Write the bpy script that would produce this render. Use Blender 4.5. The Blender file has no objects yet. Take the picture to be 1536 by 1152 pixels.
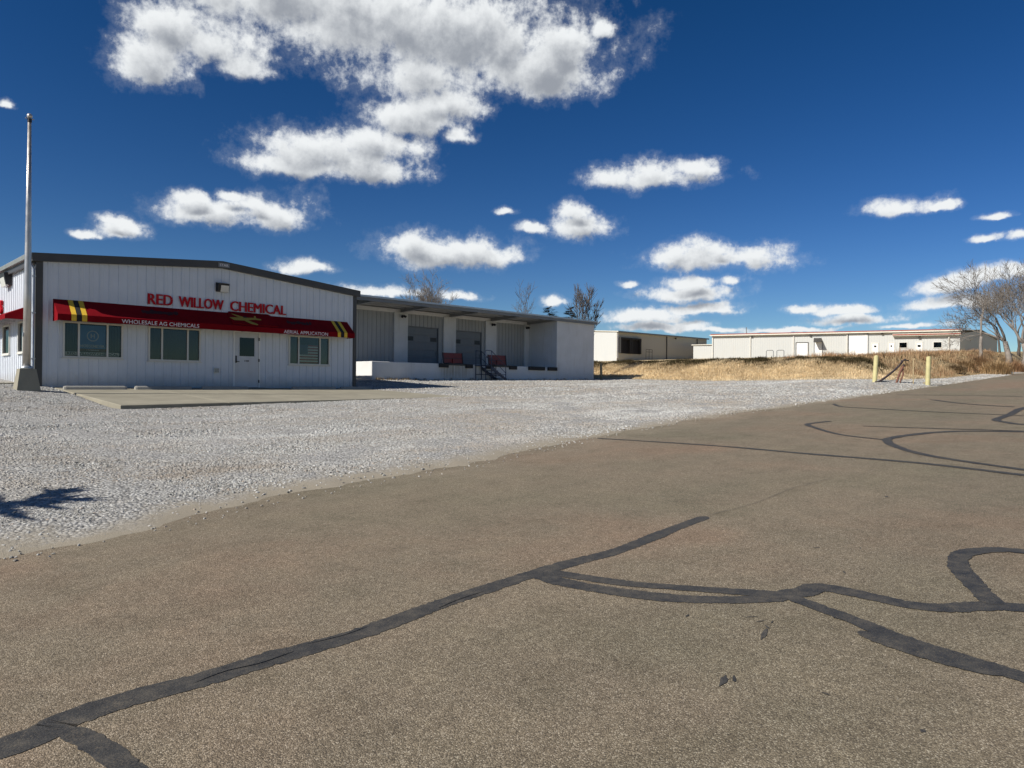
import bpy, math, random
import numpy as np
from mathutils import Vector, Matrix, noise as mnoise

R = math.radians
# ------------------------------------------------------------------ camera, world, sun, exposure
# world x runs along the road, y to the left of it, z up; the camera stands on the road at the origin
scene = bpy.context.scene
YAW, PITCH, ROLL, CAM_Z = R(44.55), R(0.05), R(0.5), 1.6
cam_data = bpy.data.cameras.new('camera')
cam_data.sensor_width = 36.0
cam_data.lens = 1064.0 / 1536.0 * 36.0
cam_data.clip_start = 0.1
cam_data.clip_end = 6000
camera = bpy.data.objects.new('camera', cam_data)
scene.collection.objects.link(camera)
camera.matrix_world = (Matrix.Translation((0, 0, CAM_Z)) @ Matrix.Rotation(YAW - R(90), 4, 'Z')
                       @ Matrix.Rotation(R(90) + PITCH, 4, 'X') @ Matrix.Rotation(ROLL, 4, 'Z'))
scene.camera = camera

SUN_TO = Vector((-1.0, 0.20, 0.82)).normalized()
SUN_EL = math.asin(SUN_TO.z)
SUN_AZ = math.atan2(SUN_TO.y, SUN_TO.x)
sun_data = bpy.data.lights.new('sun', 'SUN')
sun_data.energy = 5.0
sun_data.angle = R(0.53)
sun_data.color = (1.0, 0.95, 0.87)
sun = bpy.data.objects.new('sun', sun_data)
scene.collection.objects.link(sun)
sun.rotation_euler = SUN_TO.to_track_quat('Z', 'Y').to_euler()

vs = scene.view_settings
vs.view_transform = 'Standard'
vs.look = 'None'
vs.exposure = 0.4
vs.gamma = 1.0
vs.use_curve_mapping = False


def cam_azel(px, py):
    d = camera.matrix_world.to_3x3() @ Vector(((px - 768) / 1064, -(py - 576) / 1064, -1))
    d.normalize()
    return math.degrees(math.atan2(d.y, d.x)), math.degrees(math.asin(d.z))


# cumulus clouds of the day: centre in the photograph (turned into azimuth and elevation), half width, half height
CLOUDS = [
    (560, 40, 210, 70), (450, 5, 190, 60), (700, 70, 170, 80), (810, 110, 85, 50), (640, 120, 90, 50), (840, 80, 50, 60),
    (225, 95, 52, 48), (320, 72, 70, 42), (362, 104, 34, 24), (250, 40, 60, 34),
    (610, 182, 62, 28), (560, 215, 70, 28), (490, 232, 95, 36), (430, 250, 66, 20), (545, 255, 60, 22), (660, 160, 60, 26),
    (692, 208, 22, 14), (905, 48, 18, 20),
    (985, 266, 78, 22), (925, 270, 42, 15), (1040, 252, 42, 16),
    (1350, 314, 55, 14), (1410, 312, 26, 7),
    (870, 342, 38, 22), (862, 318, 26, 15), (795, 343, 19, 10), (760, 316, 15, 7),
    (672, 384, 92, 26), (620, 372, 44, 20), (735, 388, 50, 16),
    (308, 322, 64, 22), (345, 297, 18, 11), (422, 322, 54, 28), (385, 308, 28, 18), (285, 300, 30, 12),
    (182, 344, 36, 15), (130, 350, 16, 8), (172, 330, 26, 8),
    (460, 403, 42, 11), (12, 157, 12, 8),
    (1072, 390, 92, 21), (1005, 384, 32, 17), (1080, 374, 30, 12),
    (1035, 425, 40, 12), (1030, 442, 66, 14), (1098, 423, 13, 9), (1060, 464, 60, 9), (960, 477, 48, 10), (1000, 491, 66, 8),
    (565, 438, 56, 9), (690, 446, 30, 7), (828, 452, 16, 8), (945, 428, 14, 6), (1085, 493, 50, 5),
    (1265, 466, 56, 8), (1290, 480, 70, 10), (1205, 464, 26, 8), (1180, 494, 80, 4), (1370, 490, 50, 5),
    (1425, 430, 56, 15), (1430, 456, 70, 12), (1480, 418, 46, 13), (1530, 408, 40, 12),
    (1480, 358, 24, 8), (1534, 355, 26, 9), (1500, 322, 30, 6),
]


def build_world():
    w = bpy.data.worlds.new('World')
    scene.world = w
    w.use_nodes = True
    nt = w.node_tree
    nt.nodes.clear()
    cur_tree = [nt]

    def N(typ):
        return cur_tree[-1].nodes.new(typ)

    def L(a, b):
        cur_tree[-1].links.new(a, b)

    def put(n, vals):
        for i, v in enumerate(vals):
            if v is None:
                continue
            if isinstance(v, bpy.types.NodeSocket):
                L(v, n.inputs[i])
            else:
                n.inputs[i].default_value = v

    def vm(op, *a):
        n = N('ShaderNodeVectorMath'); n.operation = op; put(n, a)
        return n.outputs['Value'] if op == 'LENGTH' else n.outputs['Vector']

    def mm(op, *a, clamp=False):
        n = N('ShaderNodeMath'); n.operation = op; n.use_clamp = clamp; put(n, a)
        return n.outputs[0]

    def sstep(v, a, b):
        n = N('ShaderNodeMapRange'); n.interpolation_type = 'SMOOTHSTEP'; n.clamp = True
        put(n, (v, a, b))
        return n.outputs[0]

    def noise(p, scale, detail, rough):
        n = N('ShaderNodeTexNoise'); L(p, n.inputs['Vector'])
        n.inputs['Scale'].default_value = scale; n.inputs['Detail'].default_value = detail; n.inputs['Roughness'].default_value = rough
        return n
    tc = N('ShaderNodeTexCoord')
    sp = N('ShaderNodeSeparateXYZ'); L(tc.outputs['Generated'], sp.inputs[0])
    az = mm('MULTIPLY', mm('ARCTAN2', sp.outputs[1], sp.outputs[0]), 180 / math.pi)
    el = mm('MULTIPLY', mm('ARCSINE', sp.outputs[2]), 180 / math.pi)
    sky = N('ShaderNodeTexSky'); sky.sky_type = 'NISHITA'; sky.sun_disc = False
    sky.sun_elevation = SUN_EL
    sky.sun_rotation = R(90) - SUN_AZ
    sky.altitude = 800; sky.air_density = 1.0; sky.dust_density = 0.2; sky.ozone_density = 3.2
    hs = N('ShaderNodeHueSaturation'); hs.inputs['Saturation'].default_value = 1.36; hs.inputs['Hue'].default_value = 0.508
    L(sky.outputs[0], hs.inputs['Color'])
    sc = N('ShaderNodeVectorMath'); sc.operation = 'SCALE'; L(hs.outputs[0], sc.inputs[0]); sc.inputs[3].default_value = SKY_STRENGTH
    # deeper zenith and clearer blue low down
    sx = N('ShaderNodeSeparateXYZ'); L(sc.outputs[0], sx.inputs[0])
    gr = mm('MINIMUM', mm('MULTIPLY', mm('POWER', sx.outputs[1], 1.138), 1.26), mm('MULTIPLY', sx.outputs[1], 1.15))
    bl = mm('MINIMUM', mm('MULTIPLY', mm('POWER', sx.outputs[2], 1.35), 1.64), mm('MULTIPLY', sx.outputs[2], 1.25))
    cc = N('ShaderNodeCombineXYZ'); L(mm('MULTIPLY', sx.outputs[0], 0.92), cc.inputs[0]); L(gr, cc.inputs[1]); L(bl, cc.inputs[2])
    skycol = cc.outputs[0]

    def detail(p):
        a = noise(p, 0.28, 5, 0.55)
        b = noise(p, 1.25, 8, 0.66)
        lo = mm('MULTIPLY', mm('SUBTRACT', a.outputs['Fac'], 0.5), 1.7)
        return a, lo, mm('ADD', lo, mm('MULTIPLY', mm('SUBTRACT', b.outputs['Fac'], 0.5), 1.1))

    def placed(p, blobs):
        a, lo, d = detail(p)
        q = vm('ADD', p, vm('MULTIPLY_ADD', a.outputs['Color'], (3.0, 1.6, 0), (-1.5, -0.8, 0)))
        cur = None
        for ca, ce, sa, se in blobs:
            v = vm('MULTIPLY', vm('SUBTRACT', q, (ca, ce, 0)), (1 / sa, 1.30 / se, 0))
            v = vm('MULTIPLY_ADD', vm('ABSOLUTE', v), (0, -0.22, 0), v)
            ln = vm('LENGTH', v)
            cur = ln if cur is None else mm('SMOOTH_MIN', cur, ln, 0.30)
        body = mm('SUBTRACT', 1.0, cur)
        return mm('ADD', body, d), mm('ADD', body, mm('MULTIPLY', mm('ADD', lo, d), 0.5))

    def scattered(p):
        """fair weather cumulus beyond the frame, of the same kind"""
        a, lo, d = detail(p)
        s3 = N('ShaderNodeSeparateXYZ'); L(p, s3.inputs[0])
        side = mm('MULTIPLY', mm('SUBTRACT', mm('ABSOLUTE', mm('SUBTRACT', s3.outputs[0], 44.5)), 41.5), 0.1, clamp=True)
        up = mm('MULTIPLY', mm('SUBTRACT', s3.outputs[1], 34.0), 0.1, clamp=True)
        n3 = noise(vm('MULTIPLY', p, (1.0, 1.9, 1.0)), 0.055, 3, 0.5)
        gen = mm('MULTIPLY', mm('SUBTRACT', n3.outputs['Fac'], 0.63), 7.0)
        gen = mm('SUBTRACT', mm('MULTIPLY', mm('ADD', gen, 2.0), mm('MAXIMUM', side, up)), 2.0)
        return mm('ADD', gen, d), mm('ADD', gen, mm('MULTIPLY', mm('ADD', lo, d), 0.5))

    def shader(fn):
        g = bpy.data.node_groups.new('cloud_field', 'ShaderNodeTree')
        g.interface.new_socket('P', in_out='INPUT', socket_type='NodeSocketVector')
        g.interface.new_socket('F', in_out='OUTPUT', socket_type='NodeSocketFloat')
        g.interface.new_socket('B', in_out='OUTPUT', socket_type='NodeSocketFloat')
        cur_tree.append(g)
        gi, go = N('NodeGroupInput'), N('NodeGroupOutput')
        fa, fb = fn(gi.outputs[0])
        L(fa, go.inputs[0]); L(fb, go.inputs[1])
        cur_tree.pop()

        def fld(p):
            n = N('ShaderNodeGroup'); n.node_tree = g; L(p, n.inputs[0])
            return n.outputs[0], n.outputs[1]

        def P(da, de):
            cb = N('ShaderNodeCombineXYZ'); L(mm('ADD', az, da), cb.inputs[0]); L(mm('ADD', el, de), cb.inputs[1])
            return cb.outputs[0]
        f0, _ = fld(P(0, 0))
        _, b1 = fld(P(0.35, 0.80))
        core = sstep(f0, -0.14, 0.55)
        veil = mm('MULTIPLY', sstep(f0, -0.40, 0.20), 0.12)
        alpha = mm('MULTIPLY', mm('MAXIMUM', core, veil), sstep(el, -0.5, 2.5))
        thick = sstep(b1, 0.05, 1.15)
        ramp = N('ShaderNodeMix'); ramp.data_type = 'RGBA'
        ramp.inputs['A'].default_value = (0.66, 0.68, 0.69, 1); ramp.inputs['B'].default_value = (0.24, 0.26, 0.295, 1)
        L(thick, ramp.inputs['Factor'])
        mix = N('ShaderNodeMix'); mix.data_type = 'RGBA'
        L(alpha, mix.inputs['Factor']); L(skycol, mix.inputs['A']); L(ramp.outputs['Result'], mix.inputs['B'])
        bg = N('ShaderNodeBackground'); L(mix.outputs['Result'], bg.inputs['Color'])
        return bg.outputs[0]

    blobs = []
    for (x, y, rx, ry) in CLOUDS:
        a, e = cam_azel(x, y)
        a2, _ = cam_azel(x + 2, y)
        _, e2 = cam_azel(x, y - 2)
        blobs.append((a, e, rx * abs(a2 - a) / 2 * 1.22, ry * abs(e2 - e) / 2 * 1.28))
    # the sky is worked out sector by sector of azimuth, so that each ray only looks at the clouds near it
    bounds = [3.0, 17.0, 27.0, 38.0, 48.0, 58.0, 70.0, 86.0]

    def pick(lo, hi):
        if hi - lo == 1:
            near = [b for b in blobs if bounds[lo] - 1.8 * b[2] - 3 < b[0] < bounds[hi] + 1.8 * b[2] + 3]
            return shader(lambda p: placed(p, near))
        mid = (lo + hi) // 2
        mx = N('ShaderNodeMixShader'); L(mm('GREATER_THAN', az, bounds[mid]), mx.inputs[0])
        L(pick(lo, mid), mx.inputs[1]); L(pick(mid, hi), mx.inputs[2])
        return mx.outputs[0]
    inside = mm('MULTIPLY', mm('LESS_THAN', mm('ABSOLUTE', mm('SUBTRACT', az, 44.5)), 41.5), mm('LESS_THAN', el, 34.0))
    mx = N('ShaderNodeMixShader'); L(inside, mx.inputs[0]); L(shader(scattered), mx.inputs[1]); L(pick(0, len(bounds) - 1), mx.inputs[2])
    # below the horizon there is only plain sky colour
    plain = N('ShaderNodeBackground'); L(skycol, plain.inputs['Color'])
    low = N('ShaderNodeMixShader'); L(mm('LESS_THAN', el, -0.4), low.inputs[0]); L(mx.outputs[0], low.inputs[1]); L(plain.outputs[0], low.inputs[2])
    out = N('ShaderNodeOutputWorld'); L(low.outputs[0], out.inputs['Surface'])
    w.cycles.sampling_method = 'MANUAL'
    w.cycles.sample_map_resolution = 512


SKY_STRENGTH = 0.05
build_world()
scene.cycles.max_bounces = 6
scene.cycles.diffuse_bounces = 3
scene.cycles.caustics_reflective = False
scene.cycles.caustics_refractive = False

# ------------------------------------------------------------------ helpers
COL = scene.collection
rng = np.random.default_rng(7)
random.seed(7)


class NT:
    """tiny node-tree builder for materials"""
    def __init__(s, name):
        s.m = bpy.data.materials.new(name); s.m.use_nodes = True
        s.t = s.m.node_tree; s.t.nodes.clear()
        s.out = s.t.nodes.new('ShaderNodeOutputMaterial')

    def n(s, typ, **kw):
        nd = s.t.nodes.new(typ)
        for k, v in kw.items():
            setattr(nd, k, v)
        return nd

    def l(s, a, b):
        s.t.links.new(a, b)

    def val(s, sock, v):
        if isinstance(v, bpy.types.NodeSocket):
            s.l(v, sock)
        else:
            if sock.type == 'RGBA' and len(v) == 3:
                v = (*v, 1)
            sock.default_value = v

    def co(s):
        return s.n('ShaderNodeTexCoord').outputs['Object']

    def geo(s):
        return s.n('ShaderNodeNewGeometry').outputs['Position']

    def mapped(s, vec, scale):
        m = s.n('ShaderNodeMapping'); s.l(vec, m.inputs[0]); m.inputs['Scale'].default_value = scale
        return m.outputs[0]

    def noise(s, vec, scale, detail=4, rough=0.55, out='Fac'):
        nd = s.n('ShaderNodeTexNoise'); s.l(vec, nd.inputs['Vector'])
        nd.inputs['Scale'].default_value = scale; nd.inputs['Detail'].default_value = detail; nd.inputs['Roughness'].default_value = rough
        return nd.outputs[out]

    def voro(s, vec, scale, feature='F1', out='Distance', rnd=1.0):
        nd = s.n('ShaderNodeTexVoronoi', feature=feature); s.l(vec, nd.inputs['Vector'])
        nd.inputs['Scale'].default_value = scale; nd.inputs['Randomness'].default_value = rnd
        return nd.outputs[out]

    def ramp(s, fac, stops):
        nd = s.n('ShaderNodeValToRGB'); s.val(nd.inputs[0], fac)
        e = nd.color_ramp.elements
        while len(e) < len(stops):
            e.new(0.5)
        for el, (p, c) in zip(e, stops):
            el.position = p
            el.color = (*c, 1) if len(c) == 3 else c
        return nd.outputs[0]

    def rng(s, v, a, b, c=0.0, d=1.0, smooth=False):
        nd = s.n('ShaderNodeMapRange'); nd.clamp = True
        if smooth:
            nd.interpolation_type = 'SMOOTHSTEP'
        s.val(nd.inputs[0], v)
        for i, x in enumerate((a, b, c, d)):
            nd.inputs[i + 1].default_value = x
        return nd.outputs[0]

    def mix(s, f, a, b, mode='MIX'):
        nd = s.n('ShaderNodeMix'); nd.data_type = 'RGBA'; nd.blend_type = mode
        s.val(nd.inputs['Factor'], f); s.val(nd.inputs['A'], a); s.val(nd.inputs['B'], b)
        return nd.outputs['Result']

    def math(s, op, a, b=0.0, clamp=False):
        nd = s.n('ShaderNodeMath', operation=op); nd.use_clamp = clamp
        s.val(nd.inputs[0], a); s.val(nd.inputs[1], b)
        return nd.outputs[0]

    def bump(s, h, strength=0.4, dist=0.01, prev=None):
        nd = s.n('ShaderNodeBump'); s.val(nd.inputs['Height'], h)
        nd.inputs['Strength'].default_value = strength; nd.inputs['Distance'].default_value = dist
        if prev is not None:
            s.l(prev, nd.inputs['Normal'])
        return nd.outputs[0]

    def bsdf(s, color, rough=0.6, metal=0.0, normal=None, spec=0.5):
        b = s.n('ShaderNodeBsdfPrincipled')
        s.val(b.inputs['Base Color'], color); s.val(b.inputs['Roughness'], rough)
        b.inputs['Metallic'].default_value = metal
        b.inputs['Specular IOR Level'].default_value = spec
        if normal is not None:
            s.l(normal, b.inputs['Normal'])
        s.l(b.outputs[0], s.out.inputs['Surface'])
        return b


def paint(name, c, rough=0.5, metal=0.0, var=0.12, scale=2.0, dirt=None, bump=0.0, spec=0.5):
    """painted or bare surface with uneven tone, optional dirt colour, fine relief"""
    t = NT(name); p = t.geo()
    n = t.noise(p, scale, 6, 0.6)
    lo = tuple(x * (1 - var) for x in c); hi = tuple(min(1, x * (1 + var)) for x in c)
    col = t.ramp(n, [(0.3, lo), (0.7, hi)])
    if dirt:
        d = t.rng(t.noise(t.mapped(p, (1, 1, 0.25)), scale * 1.7, 8, 0.7), 0.52, 0.78)
        col = t.mix(t.math('MULTIPLY', d, dirt[3] if len(dirt) > 3 else 0.5), col, dirt[:3])
    nm = t.bump(t.noise(p, 60, 4), bump, 0.01) if bump else None
    r = t.rng(n, 0.2, 0.8, max(0.02, rough - 0.08), min(1, rough + 0.1))
    t.bsdf(col, r, metal, nm, spec)
    return t.m


M = {}
M['siding'] = paint('white_siding', (0.70, 0.71, 0.72), 0.42, 0, 0.04, 1.3, (0.50, 0.47, 0.42, 0.25))


def siding_mat():
    t = NT('white_siding'); p = t.geo()
    n = t.noise(p, 1.3, 6, 0.6)
    col = t.ramp(n, [(0.3, (0.595, 0.625, 0.665)), (0.7, (0.655, 0.685, 0.725))])
    sp = t.n('ShaderNodeSeparateXYZ'); t.l(p, sp.inputs[0])
    fine = t.noise(t.mapped(p, (1, 1, 0.6)), 6, 8, 0.7)
    foot_tone = t.math('MULTIPLY', t.rng(t.math('ADD', sp.outputs[2], t.math('MULTIPLY', fine, 0.7)), 2.25, 1.75), 0.55)  # browner towards the foot of the wall, edge broken up by noise
    col = t.mix(foot_tone, col, (0.40, 0.36, 0.30))
    runs = t.rng(t.noise(t.mapped(p, (7, 7, 0.12)), 1.0, 5, 0.65), 0.58, 0.80)
    col = t.mix(t.math('MULTIPLY', runs, 0.22), col, (0.42, 0.40, 0.36))
    oil = t.noise(t.mapped(p, (2.2, 2.2, 0.9)), 1.0, 2, 0.5)
    t.bsdf(col, t.rng(n, 0.2, 0.8, 0.35, 0.52), 0, t.bump(oil, 0.30, 0.02), 0.45)
    return t.m


M['siding'] = siding_mat()
M['emblem'] = paint('shaded_yellow_print', (0.38, 0.26, 0.04), 0.85, 0, 0.2, 12)  # stripe yellow with the shade under the gable darkened into its colour
M['siding_cream'] = paint('cream_siding', (0.66, 0.63, 0.54), 0.5, 0, 0.05, 1.0, (0.45, 0.40, 0.32, 0.3))
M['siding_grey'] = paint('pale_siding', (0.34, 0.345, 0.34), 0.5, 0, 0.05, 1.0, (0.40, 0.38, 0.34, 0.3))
M['trim'] = paint('bronze_trim', (0.055, 0.052, 0.048), 0.45, 0, 0.15)
M['trim_grey'] = paint('grey_trim', (0.17, 0.175, 0.18), 0.4, 0.0, 0.1)
M['galv'] = paint('galvanised', (0.42, 0.44, 0.45), 0.38, 0.7, 0.1, 3)
M['white'] = paint('white_paint', (0.74, 0.74, 0.72), 0.5, 0, 0.05, 2, (0.5, 0.46, 0.4, 0.3))
M['vinyl'] = paint('cream_vinyl', (0.62, 0.60, 0.54), 0.45, 0, 0.05)
M['door'] = paint('door_white', (0.55, 0.56, 0.57), 0.4, 0, 0.05, 2, (0.4, 0.38, 0.35, 0.4))
M['black'] = paint('black_metal', (0.018, 0.018, 0.02), 0.45, 0.2, 0.2)
M['rubber'] = paint('black_rubber', (0.02, 0.019, 0.018), 0.8, 0, 0.3, 6)
M['redplate'] = paint('red_steel', (0.13, 0.014, 0.012), 0.55, 0, 0.25, 4, (0.05, 0.03, 0.025, 0.8))
M['bluepaint'] = paint('dark_blue_steel', (0.02, 0.03, 0.06), 0.5, 0.2, 0.2)
M['letter'] = paint('letter_red', (0.42, 0.006, 0.014), 0.6, 0, 0.08, 2, None, 0, 0.2)
M['print'] = paint('print_white', (0.72, 0.68, 0.68), 0.7, 0, 0.05)
M['yellow'] = paint('stripe_yellow', (0.72, 0.45, 0.03), 0.7, 0, 0.1, 4)
M['smudge'] = paint('faded_black_print', (0.035, 0.004, 0.006), 0.9, 0, 0.3, 8)
M['blackfab'] = paint('stripe_black', (0.012, 0.011, 0.012), 0.8, 0, 0.2, 4)
M['concrete'] = paint('concrete', (0.255, 0.235, 0.18), 0.85, 0, 0.14, 1.1, (0.17, 0.15, 0.115, 0.55), 0.25, 0.2)
M['stop'] = paint('wheel_stop_concrete', (0.30, 0.29, 0.26), 0.85, 0, 0.12, 3, (0.25, 0.22, 0.2, 0.5), 0.3, 0.2)
M['pole'] = paint('pole_aluminium', (0.50, 0.47, 0.43), 0.36, 0.75, 0.12, 4)
M['lens'] = paint('lamp_lens', (0.62, 0.60, 0.55), 0.25, 0, 0.05)
M['bollard'] = paint('bollard_yellow', (0.50, 0.45, 0.22), 0.6, 0, 0.12, 4, (0.4, 0.33, 0.2, 0.5))
M['wood'] = paint('weathered_wood', (0.36, 0.28, 0.16), 0.85, 0, 0.25, 6)
M['hose'] = paint('hose', (0.03, 0.02, 0.022), 0.6, 0, 0.3, 8)
M['rust'] = paint('rusty_iron', (0.16, 0.07, 0.045), 0.7, 0.2, 0.3, 8)
M['redroof'] = paint('red_trim', (0.30, 0.075, 0.05), 0.5, 0, 0.1)
M['darkpane'] = paint('dark_pane', (0.02, 0.024, 0.028), 0.3, 0, 0.2, 3, None, 0.0, 0.25)
M['dark'] = paint('dark_interior', (0.012, 0.012, 0.014), 0.9, 0, 0.2)
M['blind'] = paint('blind', (0.085, 0.085, 0.08), 0.7, 0, 0.1)
M['odoor'] = paint('overhead_door', (0.15, 0.17, 0.185), 0.5, 0, 0.06, 1.5, (0.3, 0.28, 0.25, 0.4))
M['bark'] = paint('bark_grey', (0.19, 0.165, 0.14), 0.9, 0, 0.35, 3)
M['bark_dark'] = paint('bark_dark', (0.085, 0.072, 0.062), 0.9, 0, 0.35, 3)
M['twig'] = paint('twig', (0.165, 0.145, 0.125), 0.9, 0, 0.3, 2)
M['needle'] = paint('needle', (0.022, 0.035, 0.020), 0.8, 0, 0.4, 3)
M['poster'] = paint('poster_blue', (0.08, 0.25, 0.52), 0.5, 0, 0.1)
M['flagred'] = paint('flag_red', (0.33, 0.03, 0.04), 0.7)
M['flagwhite'] = paint('flag_white', (0.74, 0.71, 0.66), 0.7)
M['flagblue'] = paint('flag_blue', (0.03, 0.035, 0.11), 0.7)


def awning_mat():
    t = NT('awning_fabric'); p = t.geo()
    n = t.noise(p, 1.2, 5, 0.6)
    col = t.ramp(n, [(0.3, (0.150, 0.0025, 0.006)), (0.7, (0.205, 0.004, 0.009))])
    weave = t.noise(p, 220, 2)
    wr = t.noise(t.mapped(p, (1.5, 1, 0.6)), 2.5, 3)
    b1 = t.bump(wr, 0.25, 0.03)
    t.bsdf(col, 0.9, 0, t.bump(weave, 0.15, 0.002, b1), 0.08)
    return t.m


def glass_mat(name, tint=(0.78, 0.80, 0.80)):
    t = NT(name)
    tr = t.n('ShaderNodeBsdfTransparent'); tr.inputs[0].default_value = (*tint, 1)
    gl = t.n('ShaderNodeBsdfGlossy'); gl.inputs['Roughness'].default_value = 0.03; gl.inputs['Color'].default_value = (0.9, 0.95, 1, 1)
    nz = t.bump(t.noise(t.geo(), 1.5, 2), 0.02, 0.05); t.l(nz, gl.inputs['Normal'])
    fr = t.n('ShaderNodeFresnel'); fr.inputs[0].default_value = 1.5
    f = t.math('ADD', t.math('MULTIPLY', fr.outputs[0], 0.8), 0.0, True)
    mx = t.n('ShaderNodeMixShader'); t.l(f, mx.inputs[0]); t.l(tr.outputs[0], mx.inputs[1]); t.l(gl.outputs[0], mx.inputs[2])
    t.l(mx.outputs[0], t.out.inputs['Surface'])
    return t.m


def block_wall_mat():
    """white painted concrete block: faint courses and joints, rust runs and scuffs low down"""
    t = NT('painted_block'); p = t.geo()
    sp = t.n('ShaderNodeSeparateXYZ'); t.l(p, sp.inputs[0])
    cb = t.n('ShaderNodeCombineXYZ'); t.l(t.math('ADD', sp.outputs[0], sp.outputs[1]), cb.inputs[0]); t.l(sp.outputs[2], cb.inputs[1])
    br = t.n('ShaderNodeTexBrick'); t.l(cb.outputs[0], br.inputs['Vector'])
    br.inputs['Scale'].default_value = 1.0; br.inputs['Brick Width'].default_value = 0.4; br.inputs['Row Height'].default_value = 0.2
    br.inputs['Mortar Size'].default_value = 0.006; br.inputs['Mortar Smooth'].default_value = 0.6
    base = t.ramp(t.noise(p, 1.1, 6, 0.6), [(0.3, (0.60, 0.60, 0.58)), (0.7, (0.68, 0.68, 0.67))])
    streak = t.rng(t.noise(t.mapped(p, (3.2, 3.2, 0.22)), 2.0, 6, 0.7), 0.56, 0.78)
    col = t.mix(t.math('MULTIPLY', streak, 0.45), base, (0.33, 0.27, 0.20))
    # rust and grime runs under the first dock plate
    inx = t.math('MULTIPLY', t.rng(sp.outputs[0], 27.2, 27.7), t.rng(sp.outputs[0], 29.9, 29.3))
    inz = t.math('MULTIPLY', t.rng(sp.outputs[2], 2.80, 2.70), t.rng(sp.outputs[2], 1.7, 2.3))
    run = t.rng(t.noise(t.mapped(p, (5, 1, 0.3)), 1.6, 5, 0.7), 0.30, 0.62)
    col = t.mix(t.math('MULTIPLY', t.math('MULTIPLY', inx, inz), t.math('MULTIPLY', run, 0.75)), col, (0.26, 0.22, 0.14))
    scuff = t.rng(t.noise(p, 7, 8, 0.75), 0.62, 0.72)
    col = t.mix(t.math('MULTIPLY', scuff, 0.35), col, (0.25, 0.23, 0.21))
    h = t.math('SUBTRACT', t.noise(p, 40, 4), t.math('MULTIPLY', br.outputs['Fac'], 1.5))
    t.bsdf(col, 0.65, 0, t.bump(h, 0.35, 0.006), 0.3)
    return t.m


def far_siding_mat(name, c, dirt):
    t = NT(name); p = t.co()
    sp = t.n('ShaderNodeSeparateXYZ'); t.l(p, sp.inputs[0])
    rib = t.math('PINGPONG', sp.outputs[0], 0.2)
    groove = t.rng(rib, 0.0, 0.05)
    n = t.noise(t.mapped(p, (1, 1, 0.3)), 0.8, 7, 0.65)
    col = t.ramp(n, [(0.3, tuple(x * 0.93 for x in c)), (0.7, c)])
    col = t.mix(t.math('MULTIPLY', t.rng(n, 0.5, 0.75), 0.3), col, dirt)
    t.bsdf(col, 0.5, 0, t.bump(groove, 0.6, 0.03), 0.3)
    return t.m


M['awning'] = awning_mat()
M['glass'] = glass_mat('window_glass')
M['glass_dark'] = glass_mat('dark_glass', (0.12, 0.13, 0.14))
M['block'] = block_wall_mat()
M['far_cream'] = far_siding_mat('far_cream_siding', (0.525, 0.535, 0.515), (0.42, 0.40, 0.35))
M['far_grey'] = far_siding_mat('far_tan_siding', (0.50, 0.47, 0.38), (0.40, 0.34, 0.26))


def mesh_obj(name, verts, faces, mat, parent=None, smooth=False, mats=None, fm=None):
    me = bpy.data.meshes.new(name)
    me.from_pydata([tuple(v) for v in verts], [], faces)
    if mats:
        for m in mats:
            me.materials.append(m)
        me.polygons.foreach_set('material_index', fm)
    elif mat is not None:
        me.materials.append(mat)
    if smooth:
        me.polygons.foreach_set('use_smooth', [True] * len(me.polygons))
    me.update()
    o = bpy.data.objects.new(name, me)
    COL.objects.link(o)
    if parent is not None:
        o.parent = parent
        o.matrix_parent_inverse = parent_inv(parent)
    return o


def parent_inv(p):
    off = Vector((0, 0, 0))
    q = p
    while q is not None:
        if q.type == 'EMPTY':
            off += Vector(q.location)
        q = q.parent
    # parts keep their vertices in world coordinates; only empties carry a location
    return Matrix.Translation(-off) if p.type == 'EMPTY' else Matrix.Identity(4)


def thing(name, label, cat, loc, group=None):
    o = bpy.data.objects.new(name, None)
    o.empty_display_size = 0.3
    COL.objects.link(o)
    o.location = loc
    o['label'] = label; o['category'] = cat
    if group:
        o['group'] = group
    return o


def tag(o, label=None, cat=None, group=None, kind=None):
    for k, v in (('label', label), ('category', cat), ('group', group), ('kind', kind)):
        if v:
            o[k] = v
    return o


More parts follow.
